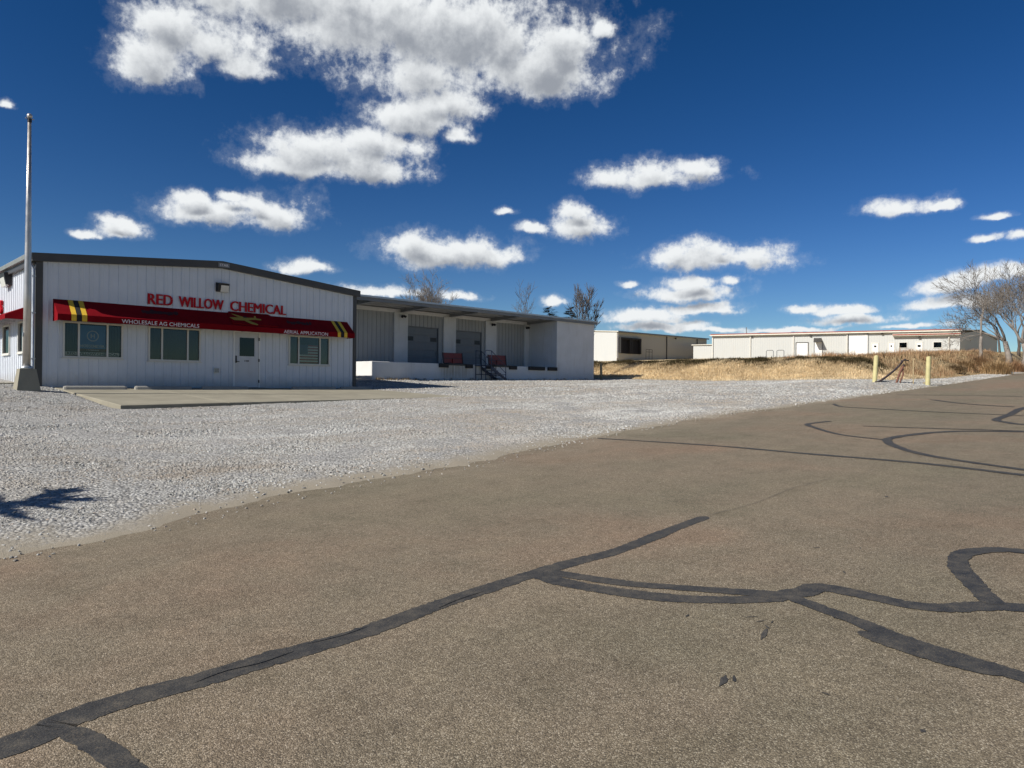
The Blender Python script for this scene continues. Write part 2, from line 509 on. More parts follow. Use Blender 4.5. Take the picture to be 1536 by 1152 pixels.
class MB:
    """collects shapes into one mesh; W maps (u, d, z) wall coordinates to world"""
    def __init__(s, W=None):
        s.v, s.f, s.W = [], [], W

    def add(s, vs, fs):
        b = len(s.v)
        s.v += [s.W(*p) if s.W else tuple(p) for p in vs]
        s.f += [tuple(b + i for i in f) for f in fs]
        return s

    def box(s, x0, x1, y0, y1, z0, z1):
        vs = [(x, y, z) for z in (z0, z1) for x, y in ((x0, y0), (x1, y0), (x1, y1), (x0, y1))]
        return s.add(vs, [(3, 2, 1, 0), (4, 5, 6, 7), (0, 1, 5, 4), (1, 2, 6, 5), (2, 3, 7, 6), (3, 0, 4, 7)])

    def bbox(s, x0, x1, y0, y1, z0, z1, b=0.015):
        """box with chamfered upright and top edges"""
        o = [(x0 + b, y0), (x1 - b, y0), (x1, y0 + b), (x1, y1 - b), (x1 - b, y1), (x0 + b, y1), (x0, y1 - b), (x0, y0 + b)]
        i = [(min(max(x, x0 + b), x1 - b), min(max(y, y0 + b), y1 - b)) for x, y in o]
        vs = [(x, y, z0) for x, y in o] + [(x, y, z1 - b) for x, y in o] + [(x, y, z1) for x, y in i]
        fs = [tuple(range(7, -1, -1)), tuple(range(16, 24))]
        for r in (0, 8):
            for k in range(8):
                fs.append((r + k, r + (k + 1) % 8, r + 8 + (k + 1) % 8, r + 8 + k))
        return s.add(vs, fs)

    def hexa(s, p):
        """8 corners: bottom 4 then top 4"""
        return s.add(p, [(3, 2, 1, 0), (4, 5, 6, 7), (0, 1, 5, 4), (1, 2, 6, 5), (2, 3, 7, 6), (3, 0, 4, 7)])

    def poly(s, pts):
        return s.add(pts, [tuple(range(len(pts)))])

    def slab(s, pts, off):
        """a flat polygon given thickness along vector off"""
        n = len(pts)
        vs = list(pts) + [tuple(a + b for a, b in zip(p, off)) for p in pts]
        fs = [tuple(range(n - 1, -1, -1)), tuple(range(n, 2 * n))] + [(i, (i + 1) % n, n + (i + 1) % n, n + i) for i in range(n)]
        return s.add(vs, fs)

    def tube(s, path, radii, n=8, cap=True):
        path = [Vector(p) for p in path]
        if not isinstance(radii, (list, tuple)):
            radii = [radii] * len(path)
        rings = []
        up = None
        for i, p in enumerate(path):
            d = (path[min(i + 1, len(path) - 1)] - path[max(i - 1, 0)]).normalized()
            if up is None:
                up = Vector((0, 0, 1)) if abs(d.z) < 0.9 else Vector((1, 0, 0))
            a = (up - d * up.dot(d)).normalized()
            up = a
            b = d.cross(a)
            rings.append([p + (a * math.cos(2 * math.pi * k / n) + b * math.sin(2 * math.pi * k / n)) * radii[i] for k in range(n)])
        vs = [tuple(q) for r in rings for q in r]
        fs = []
        for i in range(len(rings) - 1):
            for k in range(n):
                fs.append((i * n + k, i * n + (k + 1) % n, (i + 1) * n + (k + 1) % n, (i + 1) * n + k))
        if cap:
            fs.append(tuple(range(n - 1, -1, -1)))
            fs.append(tuple((len(rings) - 1) * n + k for k in range(n)))
        return s.add(vs, fs)

    def ball(s, c, r, n=12, m=8):
        vs = [(c[0], c[1], c[2] - r)]
        for i in range(1, m):
            a = math.pi * i / m - math.pi / 2
            for k in range(n):
                b = 2 * math.pi * k / n
                vs.append((c[0] + r * math.cos(a) * math.cos(b), c[1] + r * math.cos(a) * math.sin(b), c[2] + r * math.sin(a)))
        vs.append((c[0], c[1], c[2] + r))
        fs = [(0, 1 + (k + 1) % n, 1 + k) for k in range(n)]
        for i in range(m - 2):
            for k in range(n):
                fs.append((1 + i * n + k, 1 + i * n + (k + 1) % n, 1 + (i + 1) * n + (k + 1) % n, 1 + (i + 1) * n + k))
        t = len(vs) - 1; q = 1 + (m - 2) * n
        fs += [(t, q + k, q + (k + 1) % n) for k in range(n)]
        return s.add(vs, fs)

    def build(s, name, mat, parent=None, smooth=False):
        return mesh_obj(name, s.v, s.f, M[mat] if isinstance(mat, str) else mat, parent, smooth)


# ------------------------------------------------------------------ terrain
def ipl(x, pts):
    return np.interp(x, [p[0] for p in pts], [p[1] for p in pts])


def sm(x):
    x = np.clip(x, 0, 1)
    return x * x * (3 - 2 * x)


EDGE = [(-400, 2), (-60, 6.6), (-10, 7.0), (1.25, 7.35), (2.4, 7.65), (4.2, 8.3), (5.7, 8.42), (7.5, 8.5), (9.8, 9.05), (12.45, 9.5), (15.8, 9.95),
        (19.8, 10.2), (25, 10.35), (32, 10.45), (43, 10.75), (80, 12.3), (140, 16), (600, 50)]


def edge(s):
    return ipl(s, EDGE)


def road_z(s):
    s = np.asarray(s, float)
    return np.where(s < 100, 0.0382 * np.maximum(s, -60), 3.82 + 0.03 * (np.minimum(s, 260) - 100))


def terrain(s, t):
    s = np.asarray(s, float); t = np.asarray(t, float)
    e = edge(s); rz = road_z(s)
    P = ipl(s, [(-60, 0.4), (-20, 1.1), (0, 1.33), (18, 1.33), (42, 1.84), (60, 2.5), (100, 4.2), (200, 7.0)])
    k = ipl(s, [(-60, 0.02), (4, 0.045), (20, 0.062), (42, 0.02), (60, 0.02)])
    u = np.clip((t - e) / (27 - e), 0, 1)
    z = rz + (P - rz) * u + k * np.clip(t - 27, 0, 9)
    z = z - 0.135 * np.exp(-((s - 6) / 6.0) ** 2 - ((t - 19.0) / 4.5) ** 2)
    z = z + 0.12 * np.exp(-((s - 4) / 1.5) ** 2 - ((t - 25.5) / 2.5) ** 2)
    z = z - 0.12 * sm((s - 5.8) / 0.6) * sm((18.2 - s) / 1.0) * sm((t - 20.4) / 0.8)
    z = z + 0.30 * np.exp(-((s - 47) / 7.0) ** 2) * sm((t - e) / 3.2) * (1 - sm((t - 14) / 12))
    wob = 0.4 * np.sin(t * 0.9) + 0.25 * np.sin(t * 2.3 + 1)
    w = sm((s - 45.6 - 0.35 * wob) / 6.5) * sm((t - e - 2.6) / ipl(s, [(46, 5.0), (58, 4.6), (70, 3.4), (120, 3.4)]))
    plateau = 3.56 + 0.047 * (np.minimum(s, 145) - 52)
    z = z * (1 - w) + plateau * w
    z = np.where(t < -3, rz - 0.12 * sm((-3 - t) / 3), z)
    return z


def lot_z(s, t):
    return terrain(s, t) + 0.004 + 0.03 * sm((t - edge(s)) / 1.2)


def grid_obj(name, S, Tg, Z, mat, attr=None):
    ni, nj = S.shape
    verts = np.stack([S, Tg, Z], -1).reshape(-1, 3)
    idx = np.arange(ni * nj).reshape(ni, nj)
    a = idx[:-1, :-1].ravel(); b = idx[1:, :-1].ravel(); c = idx[1:, 1:].ravel(); d = idx[:-1, 1:].ravel()
    faces = np.stack([a, b, c, d], -1)
    me = bpy.data.meshes.new(name)
    me.vertices.add(len(verts)); me.vertices.foreach_set('co', verts.ravel())
    me.loops.add(faces.size); me.loops.foreach_set('vertex_index', faces.ravel())
    me.polygons.add(len(faces)); me.polygons.foreach_set('loop_start', np.arange(0, faces.size, 4))
    me.polygons.foreach_set('use_smooth', np.ones(len(faces), bool))
    if attr is not None:
        at = me.attributes.new('edge', 'FLOAT', 'POINT'); at.data.foreach_set('value', attr.ravel().astype(np.float32))
    me.update(calc_edges=True); me.validate()
    me.materials.append(mat)
    o = bpy.data.objects.new(name, me); COL.objects.link(o)
    return o


def ground_mat():
    t = NT('dry_ground'); p = t.geo()
    n = t.noise(p, 0.35, 8, 0.65)
    col = t.ramp(n, [(0.25, (0.26, 0.19, 0.11)), (0.45, (0.40, 0.31, 0.18)), (0.62, (0.52, 0.41, 0.24)), (0.8, (0.34, 0.26, 0.15))])
    f = t.noise(p, 9, 8, 0.7)
    col = t.mix(0.5, col, t.ramp(f, [(0.3, (0.20, 0.145, 0.08)), (0.7, (0.52, 0.42, 0.25))]))
    t.bsdf(col, 0.95, 0, t.bump(f, 0.8, 0.08), 0.1)
    return t.m


def gravel_mat():
    t = NT('crushed_limestone'); p = t.geo()
    v1 = t.voro(p, 26, 'F1', 'Color'); d1 = t.voro(p, 26, 'F1', 'Distance')
    hsv = t.n('ShaderNodeSeparateColor'); t.l(v1, hsv.inputs[0])
    stone = t.ramp(hsv.outputs[0], [(0.0, (0.20, 0.195, 0.18)), (0.4, (0.35, 0.345, 0.325)), (0.75, (0.43, 0.425, 0.40)), (1.0, (0.56, 0.555, 0.53))])
    gap = t.rng(d1, 0.35, 0.75)
    col = t.mix(t.math('MULTIPLY', gap, 0.75), stone, (0.13, 0.125, 0.12))
    big = t.noise(p, 0.28, 6, 0.6)
    dusty = t.rng(t.noise(t.mapped(p, (0.6, 1.6, 1)), 0.5, 5, 0.6), 0.52, 0.72)
    col = t.mix(t.math('MULTIPLY', dusty, 0.55), col, (0.36, 0.315, 0.24))
    col = t.mix(t.rng(big, 0.35, 0.7, 0.0, 0.30), col, (0.28, 0.27, 0.26))
    at = t.n('ShaderNodeAttribute', attribute_name='edge')
    wob = t.math('ADD', at.outputs['Fac'], t.math('MULTIPLY', t.math('SUBTRACT', t.noise(p, 1.6, 8, 0.7), 0.5), 1.3))
    sand = t.rng(wob, 0.85, 0.25)
    fine = t.ramp(t.noise(p, 120, 4, 0.7), [(0.3, (0.19, 0.165, 0.125)), (0.7, (0.36, 0.32, 0.25))])
    col = t.mix(sand, col, fine)
    h = t.math('ADD', t.math('MULTIPLY', t.math('MULTIPLY', d1, -1.0), t.math('SUBTRACT', 1.0, sand)), t.math('MULTIPLY', t.noise(p, 90, 3), 0.3))
    t.bsdf(col, 0.9, 0, t.bump(h, 0.9, 0.025), 0.15)
    return t.m


def asphalt_mat():
    t = NT('chip_seal'); p = t.geo()
    v = t.voro(p, 150, 'F1', 'Color'); d = t.voro(p, 150, 'F1', 'Distance')
    sc = t.n('ShaderNodeSeparateColor'); t.l(v, sc.inputs[0])
    chips = t.ramp(sc.outputs[0], [(0.0, (0.125, 0.100, 0.070)), (0.40, (0.195, 0.157, 0.108)), (0.80, (0.260, 0.211, 0.147)), (1.0, (0.42, 0.36, 0.275))])
    gap = t.rng(d, 0.42, 0.8)
    col = t.mix(t.math('MULTIPLY', gap, 0.7), chips, (0.050, 0.041, 0.030))
    # coarser mottling of the aggregate, lost chips and clotted binder
    m1 = t.noise(p, 22, 5, 0.65)
    col = t.mix(1.0, col, t.ramp(m1, [(0.28, (0.78, 0.77, 0.76)), (0.5, (1.0, 1.0, 1.0)), (0.74, (1.18, 1.18, 1.18))]), 'MULTIPLY')
    m2 = t.noise(p, 2.4, 7, 0.68)
    col = t.mix(1.0, col, t.ramp(m2, [(0.30, (0.82, 0.82, 0.80)), (0.5, (1.0, 1.0, 1.0)), (0.72, (1.13, 1.12, 1.10))]), 'MULTIPLY')
    # pinkish and olive fields of stone
    big = t.noise(p, 0.20, 5, 0.6)
    col = t.mix(1.0, col, t.ramp(big, [(0.34, (0.90, 0.95, 0.92)), (0.5, (1.0, 1.0, 1.0)), (0.66, (1.12, 0.98, 0.95))]), 'MULTIPLY')
    # long wheel tracks, slightly polished and darker
    track = t.noise(t.mapped(p, (0.05, 0.60, 1)), 1.0, 4, 0.6)
    col = t.mix(t.rng(track, 0.45, 0.66, 0.0, 0.55), col, t.mix(1.0, col, (0.80, 0.83, 0.84), 'MULTIPLY'))
    spots = t.rng(t.noise(p, 3.1, 9, 0.75), 0.68, 0.74)
    col = t.mix(t.math('MULTIPLY', spots, 0.40), col, (0.05, 0.043, 0.036))
    # fines blown off the lot lie along the road edge in ragged patches
    spx = t.n('ShaderNodeSeparateXYZ'); t.l(p, spx.inputs[0])
    near = t.rng(t.math('ADD', spx.outputs[1], t.math('MULTIPLY', spx.outputs[0], -0.09)), 6.3, 8.3)
    dust = t.math('MULTIPLY', near, t.rng(t.noise(t.mapped(p, (0.5, 1.2, 1)), 1.1, 7, 0.68), 0.42, 0.70))
    col = t.mix(t.math('MULTIPLY', dust, 0.45), col, (0.30, 0.255, 0.19))
    h = t.math('ADD', t.math('MULTIPLY', d, -1.0), t.math('MULTIPLY', t.noise(p, 260, 3), 0.25))
    t.bsdf(col, 0.88, 0, t.bump(h, 0.75, 0.005), 0.25)
    return t.m


def sealant_mat():
    t = NT('crack_sealant'); p = t.geo()
    n = t.noise(p, 9, 8, 0.72)
    col = t.ramp(n, [(0.28, (0.020, 0.020, 0.020)), (0.5, (0.041, 0.040, 0.038)), (0.72, (0.082, 0.074, 0.062))])
    chips = t.rng(t.math('ADD', t.noise(p, 120, 3, 0.6), t.math('MULTIPLY', t.noise(p, 5, 4, 0.6), 0.35)), 0.70, 0.84)
    col = t.mix(t.math('MULTIPLY', chips, 0.55), col, (0.13, 0.108, 0.078))
    h = t.noise(p, 90, 4, 0.6)
    t.bsdf(col, t.rng(n, 0.3, 0.7, 0.5, 0.85), 0, t.bump(h, 0.6, 0.008), 0.3)
    return t.m


M['ground'] = ground_mat(); M['gravel'] = gravel_mat(); M['asphalt'] = asphalt_mat(); M['sealant'] = sealant_mat()

# ground: one sheet out to the horizon, sunk a little where road and lot cover it
ss = np.unique(np.concatenate([np.linspace(-1800, -60, 18), np.arange(-60, 40, 2.0), np.arange(40, 60, 0.5), np.arange(60, 150, 2.0), np.linspace(150, 3000, 30)]))
tt = np.unique(np.concatenate([np.linspace(-1800, -20, 18), np.arange(-20, 8, 1.0), np.arange(8, 45, 0.5), np.arange(45, 110, 2.5), np.linspace(110, 3000, 30)]))
S, Tg = np.meshgrid(ss, tt, indexing='ij')
Z = terrain(S, Tg)
under = (Tg < edge(S) + np.where(S < 44.5, 60, 2.2)) & (Tg > -3.5)
Z = Z - np.where(under & (Tg < 52), 0.10, 0.0)
grd = tag(grid_obj('ground', S, Tg, Z, M['ground']), 'dry grassy ground rising behind the gravel lot', None, None, 'structure')

# road
ss = np.concatenate([np.linspace(-300, -20, 15), np.arange(-18, 60, 1.0), np.arange(60, 300, 6.0)])
vv = np.linspace(0, 1, 9)
S = np.repeat(ss[:, None], len(vv), 1)
Tg = -3.0 + (edge(S) + 1.5 + 3.0) * vv[None, :]
road = tag(grid_obj('road', S, Tg, road_z(S), M['asphalt']), 'worn grey brown chip sealed road with dark sealed cracks', None, None, 'structure')

# gravel lot with a ragged edge onto the road
ss = np.concatenate([np.linspace(-60, -6, 40), np.arange(-6, 30, 0.12), np.arange(30, 48, 0.25), np.arange(48, 200, 1.0)])
vv = np.concatenate([np.linspace(0, 0.06, 14), np.linspace(0.07, 0.5, 60), np.linspace(0.515, 1, 30)])
rag = np.array([0.28 * mnoise.fractal(Vector((x * 0.7, 3.3, 0)), 0.6, 2.1, 5) for x in ss])
outer = ipl(ss, [(-60, 60), (44.6, 60), (46.2, 14.2), (47, 14.0), (80, 14.4), (140, 18.0), (200, 22.5)])
S = np.repeat(ss[:, None], len(vv), 1)
e0 = edge(ss) + rag
Tg = e0[:, None] + (outer - e0)[:, None] * vv[None, :]
Zl = terrain(S, Tg)
d_edge = Tg - e0[:, None]
Zl = np.maximum(Zl, road_z(S) * (Tg < edge(S) + 1.5) + -9 * (Tg >= edge(S) + 1.5)) - 0.012 + 0.022 * sm(d_edge / 0.35) + 0.03 * sm(d_edge / 1.2) + 0.009 * np.array([mnoise.noise(Vector((a * 4.5, b * 4.5, 7))) for a, b in zip(S.ravel(), Tg.ravel())]).reshape(S.shape)
lump = np.array([mnoise.noise(Vector((a * 0.9, b * 0.9, 0))) for a, b in zip(S.ravel(), Tg.ravel())]).reshape(S.shape)
Zl = Zl + 0.02 * lump * sm(d_edge / 1.5)
lot = tag(grid_obj('gravel_lot', S, Tg, Zl, M['gravel'], d_edge), 'white crushed stone lot between the road and the buildings', None, None, 'structure')


# sealed cracks: ribbons laid on the road
def ribbon(name, pts, w, zoff, seed, taper=True):
    r = random.Random(seed)
    P = [Vector((a, b, 0)) for a, b in pts]
    fine = []
    for i in range(len(P) - 1):       # Catmull-Rom through the measured points
        p0, p1, p2, p3 = P[max(i - 1, 0)], P[i], P[i + 1], P[min(i + 2, len(P) - 1)]
        n = max(2, int((p2 - p1).length / 0.02))
        for k in range(n):
            u = k / n
            fine.append(0.5 * ((2 * p1) + (p2 - p0) * u + (2 * p0 - 5 * p1 + 4 * p2 - p3) * u * u + (3 * p1 - p0 - 3 * p2 + p3) * u ** 3))
    fine.append(P[-1])
    vs, fs = [], []
    m = len(fine)
    for i, p in enumerate(fine):
        d = (fine[min(i + 1, m - 1)] - fine[max(i - 1, 0)]).normalized()
        nrm = Vector((-d.y, d.x, 0))
        arc = i * 0.02
        ww = w[0] + (w[1] - w[0]) * i / max(1, m - 1) if isinstance(w, tuple) else w
        a = ww / 2 * (1 + 0.35 * mnoise.noise(Vector((arc * 1.6, seed, 0))) + 0.17 * mnoise.noise(Vector((arc * 9, seed, 4))) + 0.22 * mnoise.noise(Vector((arc * 31, seed, 5))))
        b = ww / 2 * (1 + 0.35 * mnoise.noise(Vector((arc * 1.6, seed, 9))) + 0.17 * mnoise.noise(Vector((arc * 9, seed, 14))) + 0.22 * mnoise.noise(Vector((arc * 31, seed, 15))))
        if taper and min(i, m - 1 - i) < 6:
            f = (0.3, 0.5, 0.66, 0.8, 0.9, 0.96)[min(i, m - 1 - i)]
            a *= f; b *= f
        for q in (p + nrm * a, p - nrm * b):
            vs.append((q.x, q.y, float(road_z(q.x)) + zoff))
        if i:
            k = 2 * i
            fs.append((k - 2, k - 1, k + 1, k))
    return mesh_obj(name, vs, fs, M['sealant'], road)


SEALS = [
    ([(-3.5, 3.72), (-1.0, 3.66), (0.62, 3.69), (0.9, 3.75), (1.19, 3.77), (1.59, 3.70), (1.92, 3.68), (2.35, 3.65), (2.94, 3.67), (3.57, 3.69), (4.21, 3.67), (4.99, 3.6), (5.83, 3.66), (6.64, 3.7)], (0.25, 0.13)),
    ([(0.87, 3.66), (0.93, 3.35), (0.98, 2.9), (1.1, 2.1), (1.0, 1.0)], 0.11),
    ([(4.0, 3.70), (3.98, 3.4), (4.03, 3.07), (4.18, 2.62), (4.44, 2.27), (4.72, 2.02)], (0.17, 0.14)),
    ([(4.10, 3.68), (4.16, 3.4), (4.28, 2.95), (4.51, 2.51), (4.76, 2.05)], (0.14, 0.12)),
    ([(4.66, 2.12), (4.86, 2.0), (5.07, 1.94), (5.10, 1.73), (5.09, 1.4), (5.18, 1.19), (5.38, 1.01), (5.49, 0.83), (5.8, 0.2), (5.9, -1.5)], 0.165),
    ([(4.74, 2.02), (4.62, 1.7), (4.55, 1.5), (4.45, 1.29), (4.39, 1.07), (4.34, 0.81), (4.31, 0.65), (4.2, 0.1), (4.3, -1.5)], 0.135),
    ([(4.40, 1.46), (4.31, 1.18), (4.27, 0.92), (4.29, 0.72)], 0.12),
    ([(5.44, 0.98), (5.8, 1.15), (6.27, 1.37), (6.68, 1.42), (6.98, 1.27), (7.07, 1.08), (7.15, 0.5), (7.0, -0.6)], (0.16, 0.15)),
    ([(12.12, 9.35), (12.26, 7.73), (12.3, 6.31), (12.15, 5.01), (12.1, 3.92), (11.99, 2.94), (11.61, 1.77), (11.4, 0.4), (11.5, -2)], (0.10, 0.20)),
    ([(18.88, 7.01), (18.2, 7.12), (17.7, 7.12), (17.0, 6.7), (15.64, 5.6), (15.08, 4.54)], (0.16, 0.10)),
    ([(18.6, 1.8), (18.22, 2.79), (17.84, 3.63), (17.1, 4.21), (15.88, 4.51), (14.97, 4.49), (13.88, 3.94), (12.96, 3.18), (12.15, 1.86), (11.7, 0.9)], (0.22, 0.13)),
    ([(26.28, 9.65), (24.9, 8.9), (24.49, 8.15), (23.6, 5.81), (23.22, 3.8), (22.6, 2.0)], 0.13),
    ([(29.0, 3.6), (26.64, 4.08), (23.44, 3.91), (21.4, 3.85), (20.6, 3.5), (20.17, 3.09), (20.2, 2.0)], 0.2),
    ([(17.9, 5.9), (18.05, 4.6), (18.3, 3.4), (18.5, 2.0)], 0.10),
    ([(30.5, 7.6), (28.2, 6.0), (27.0, 4.4)], 0.16),
    ([(34.0, 9.8), (34.3, 7.0), (34.1, 5.2), (34.6, 2.5)], 0.14),
]
for i, (pts, w) in enumerate(SEALS):
    ribbon('crack_seal', pts, w, 0.003 + 0.0004 * i, 31 + i)
# hairline crack that carries on past the sealed joint, and open cracks within the seal
for i, (pts, w) in enumerate([([(6.7, 3.7), (7.6, 3.63), (8.8, 3.70), (9.8, 3.62)], 0.006),
                              ([(1.45, 3.70), (1.62, 3.72), (1.8, 3.68), (2.0, 3.69)], 0.012), ([(3.0, 3.63), (3.2, 3.66), (3.45, 3.66)], 0.012),
                              ([(2.1, 3.73), (2.32, 3.69), (2.5, 3.70)], 0.010)]):
    ribbon('open_crack', pts, w, 0.0100 + 0.0004 * i, 71 + i)

# tar spots and rubber marks
r = random.Random(5)
for i, (a, b, l, w, ang) in enumerate([(4.0, 1.85, .13, .020, .3), (4.12, 1.89, .06, .012, .8), (3.28, 1.73, .10, .028, .3), (3.34, 1.70, .05, .014, .5), (3.41, .87, .028, .018, 0),
                                       (3.48, 1.30, .035, .010, 1.4), (4.22, 2.03, .07, .007, -.7), (4.18, 1.96, .05, .007, -.5), (4.21, 1.90, .04, .006, .2), (6.12, 2.38, .05, .012, -.8), (6.35, 2.1, .035, .010, .2),
                                       (5.55, 1.95, .05, .010, .6), (8.9, 2.66, .05, .03, .2), (3.97, 2.34, .035, .010, .1)]):
    vs = []
    for k in range(11):
        th = 2 * math.pi * k / 11
        q = r.uniform(.6, 1.15)
        x, y = .75 * l * math.cos(th) * q, .7 * w * math.sin(th) * q
        X, Y = a + x * math.cos(ang) - y * math.sin(ang), b + x * math.sin(ang) + y * math.cos(ang)
        vs.append((X, Y, float(road_z(X)) + 0.0035))
    mesh_obj('tar_spot', vs, [tuple(range(11))], M['sealant'], road)

# concrete parking pad, cast in bays
PAD = []
pad_root = None


def pad_z(s, t):
    u = (s - 6.1) / 11.8; v = (t - 20.5) / 6.9
    return (0.965 * (1 - u) + 1.12 * u) * (1 - v) + 1.375 * v


pm = MB()
jb = [6.1, 9.0, 12.0, 15.0, 18.3]
tb = [20.5, 24.0, 27.44]
pad = tag(MB().hexa([(6.13, 20.56, .7), (18.27, 20.56, .8), (18.27, 27.4, 1.1), (6.13, 27.4, 1.1), (6.13, 20.56, .93), (18.27, 20.56, 1.09), (18.27, 27.4, 1.34), (6.13, 27.4, 1.34)]).build('parking_pad', 'concrete'),
          'tan concrete parking pad in front of the office', None, None, 'structure')
for i in range(4):
    for j in range(2):
        s0, s1, t0, t1 = jb[i] + .006, jb[i + 1] - .006, tb[j] + .006, tb[j + 1] - .006
        b = 0.012
        c = [(s0, t0), (s1, t0), (s1, t1), (s0, t1)]
        inn = [(s0 + b, t0 + b), (s1 - b, t0 + b), (s1 - b, t1 - b), (s0 + b, t1 - b)]
        vs = [(x, y, pad_z(x, y) - .16) for x, y in c] + [(x, y, pad_z(x, y) - b) for x, y in c] + [(x, y, pad_z(x, y)) for x, y in inn]
        fs = [(8, 9, 10, 11)] + [(q + k, q + (k + 1) % 4, q + 4 + (k + 1) % 4, q + 4 + k) for q in (0, 4) for k in range(4)]
        mesh_obj('concrete_slab', vs, fs, M['concrete'], pad)
# walk along the side wall
walk = tag(MB().hexa([(4.2, 28.6, 1.0), (5.6, 28.6, 1.0), (5.6, 42, 1.0), (4.2, 42, 1.0), (4.2, 28.6, 1.50), (5.6, 28.6, 1.52), (5.6, 42, 1.62), (4.2, 42, 1.60)]).build('side_walk', 'concrete'),
           'narrow concrete walk beside the sunlit side wall', None, None, 'structure')

# ------------------------------------------------------------------ office building
S0, S1, T0, T1 = 5.62, 17.81, 27.46, 45.5
ZF, EAVE, RIDGE = 1.39, 4.34, 4.855
SR = (S0 + S1) / 2


def gable_top(s):
    return ZF + EAVE + (RIDGE - EAVE) * (1 - abs(s - SR) / (SR - S0))


def Wfront(u, d, z):      # u = s, d = outward towards the road
    return (u, T0 - d, z)


def Wleft(u, d, z):       # u = t, d = outward to -s
    return (S0 - d, u, z)


def siding(parent, W, edges, zb, ztop, openings, mat, rib=0.03, rw=0.045, flip=False):
    """one object per metal panel: a flat pan with a raised rib at its start, cut round the openings"""
    for i in range(len(edges) - 1):
        a, b = edges[i], edges[i + 1]
        cuts = sorted({a, b} | {x for o in openings for x in o[:2] if a < x < b})
        mb = MB(W)

        def spans(x0, x1):
            top = min(ztop(x0), ztop(x1))
            segs = [(zb, None)]
            ops = sorted([(o[2], o[3]) for o in openings if o[0] < (x0 + x1) / 2 < o[1]])
            out, cur = [], zb
            for lo, hi in ops:
                if lo > cur:
                    out.append((cur, lo, lo))
                cur = max(cur, hi)
            out.append((cur, ztop(x0), ztop(x1)))
            return out
        full = any(len(spans(x0, x1)) == 1 for x0, x1 in zip(cuts[:-1], cuts[1:]))
        upper = mb if full else MB(W)
        low_mb = mb
        for x0, x1 in zip(cuts[:-1], cuts[1:]):
            for lo, h0, h1 in spans(x0, x1):
                mb = low_mb if lo == zb else upper
                mb.add([(x0, 0, lo), (x1, 0, lo), (x1, 0, h1), (x0, 0, h0)], [(0, 1, 2, 3)])
                mid = (x0 + x1) / 2
                if x1 - x0 > 0.2:        # shallow stiffening rib
                    hm = (h0 + h1) / 2
                    mb.add([(mid - .02, .0005, lo), (mid - .008, .006, lo), (mid + .008, .006, lo), (mid + .02, .0005, lo),
                            (mid - .02, .0005, hm), (mid - .008, .006, hm), (mid + .008, .006, hm), (mid + .02, .0005, hm)],
                           [(0, 1, 5, 4), (1, 2, 6, 5), (2, 3, 7, 6)])
        for lo, h0, h1 in spans(a, a + 2 * rw):
            mb = low_mb if lo == zb else upper
            mb.add([(a + .002, .0, lo), (a + .014, rib, lo), (a + rw - .012, rib, lo), (a + rw, .0, lo),
                    (a + .002, .0, h0), (a + .014, rib, h0), (a + rw - .012, rib, h0), (a + rw, .0, h0)],
                   [(0, 1, 5, 4), (1, 2, 6, 5), (2, 3, 7, 6), (3, 2, 1, 0)])
        low_mb.build('siding_panel', mat, parent) if low_mb.v else None
        if upper is not low_mb and upper.v:
            upper.build('siding_panel', mat, parent)


office = thing('office_building', 'low white ribbed metal office with dark roof trim facing the parking pad', 'building', (SR, T0, ZF))
FR_WIN = [(6.43, 8.17, 1.05, 2.16, (6.85, 7.73)), (9.12, 10.88, 1.02, 2.16, (9.54, 10.46)), (14.62, 16.44, 1.02, 2.14, (15.02, 16.02))]
OPEN = [(a - .04, b + .04, ZF + c - .04, ZF + d + .04) for a, b, c, d, _ in FR_WIN] + [(12.2, 13.31, ZF - .1, ZF + 2.25)]
front_wall = MB().box(S0 + .05, S1 - .05, T0 + .45, T0 + .5, ZF - .4, ZF + EAVE - .1).build('wall', 'dark', office)
edges = [S0 + 12.19 * i / 40 for i in range(41)]
siding(front_wall, Wfront, edges, ZF - 0.03, lambda s: gable_top(s) - 0.06, OPEN, M['siding'])
SIDE_OPEN = [(29.15, 29.95, ZF + 1.16, ZF + 2.26), (31.35, 32.55, ZF + 1.16, ZF + 2.26)]
side_wall = MB().box(S0 + .45, S0 + .5, T0 + .52, T1 - .05, ZF - .4, ZF + EAVE - .1).build('wall', 'dark', office)
siding(side_wall, Wleft, [T0 + 0.305 * i for i in range(31)], ZF + 0.02, lambda t: ZF + EAVE - .06, SIDE_OPEN, M['siding'])
MB().box(S0, S0 + .05, T0 + 0.305 * 30 + .004, T1, ZF - .4, ZF + EAVE - .08).build('wall', 'siding', office)
MB().box(S1 - .05, S1, T0 + .004, T1, ZF - .4, ZF + EAVE - .08).build('wall', 'siding', office)
MB().box(S0 + .06, S1 - .06, T1 - .05, T1 - .002, ZF - .4, ZF + EAVE).build('wall', 'siding', office)
MB().box(S0 + .02, S1 - .02, T0 + .02, T1 - .06, ZF - .42, ZF - .035).build('foundation', 'concrete', office)
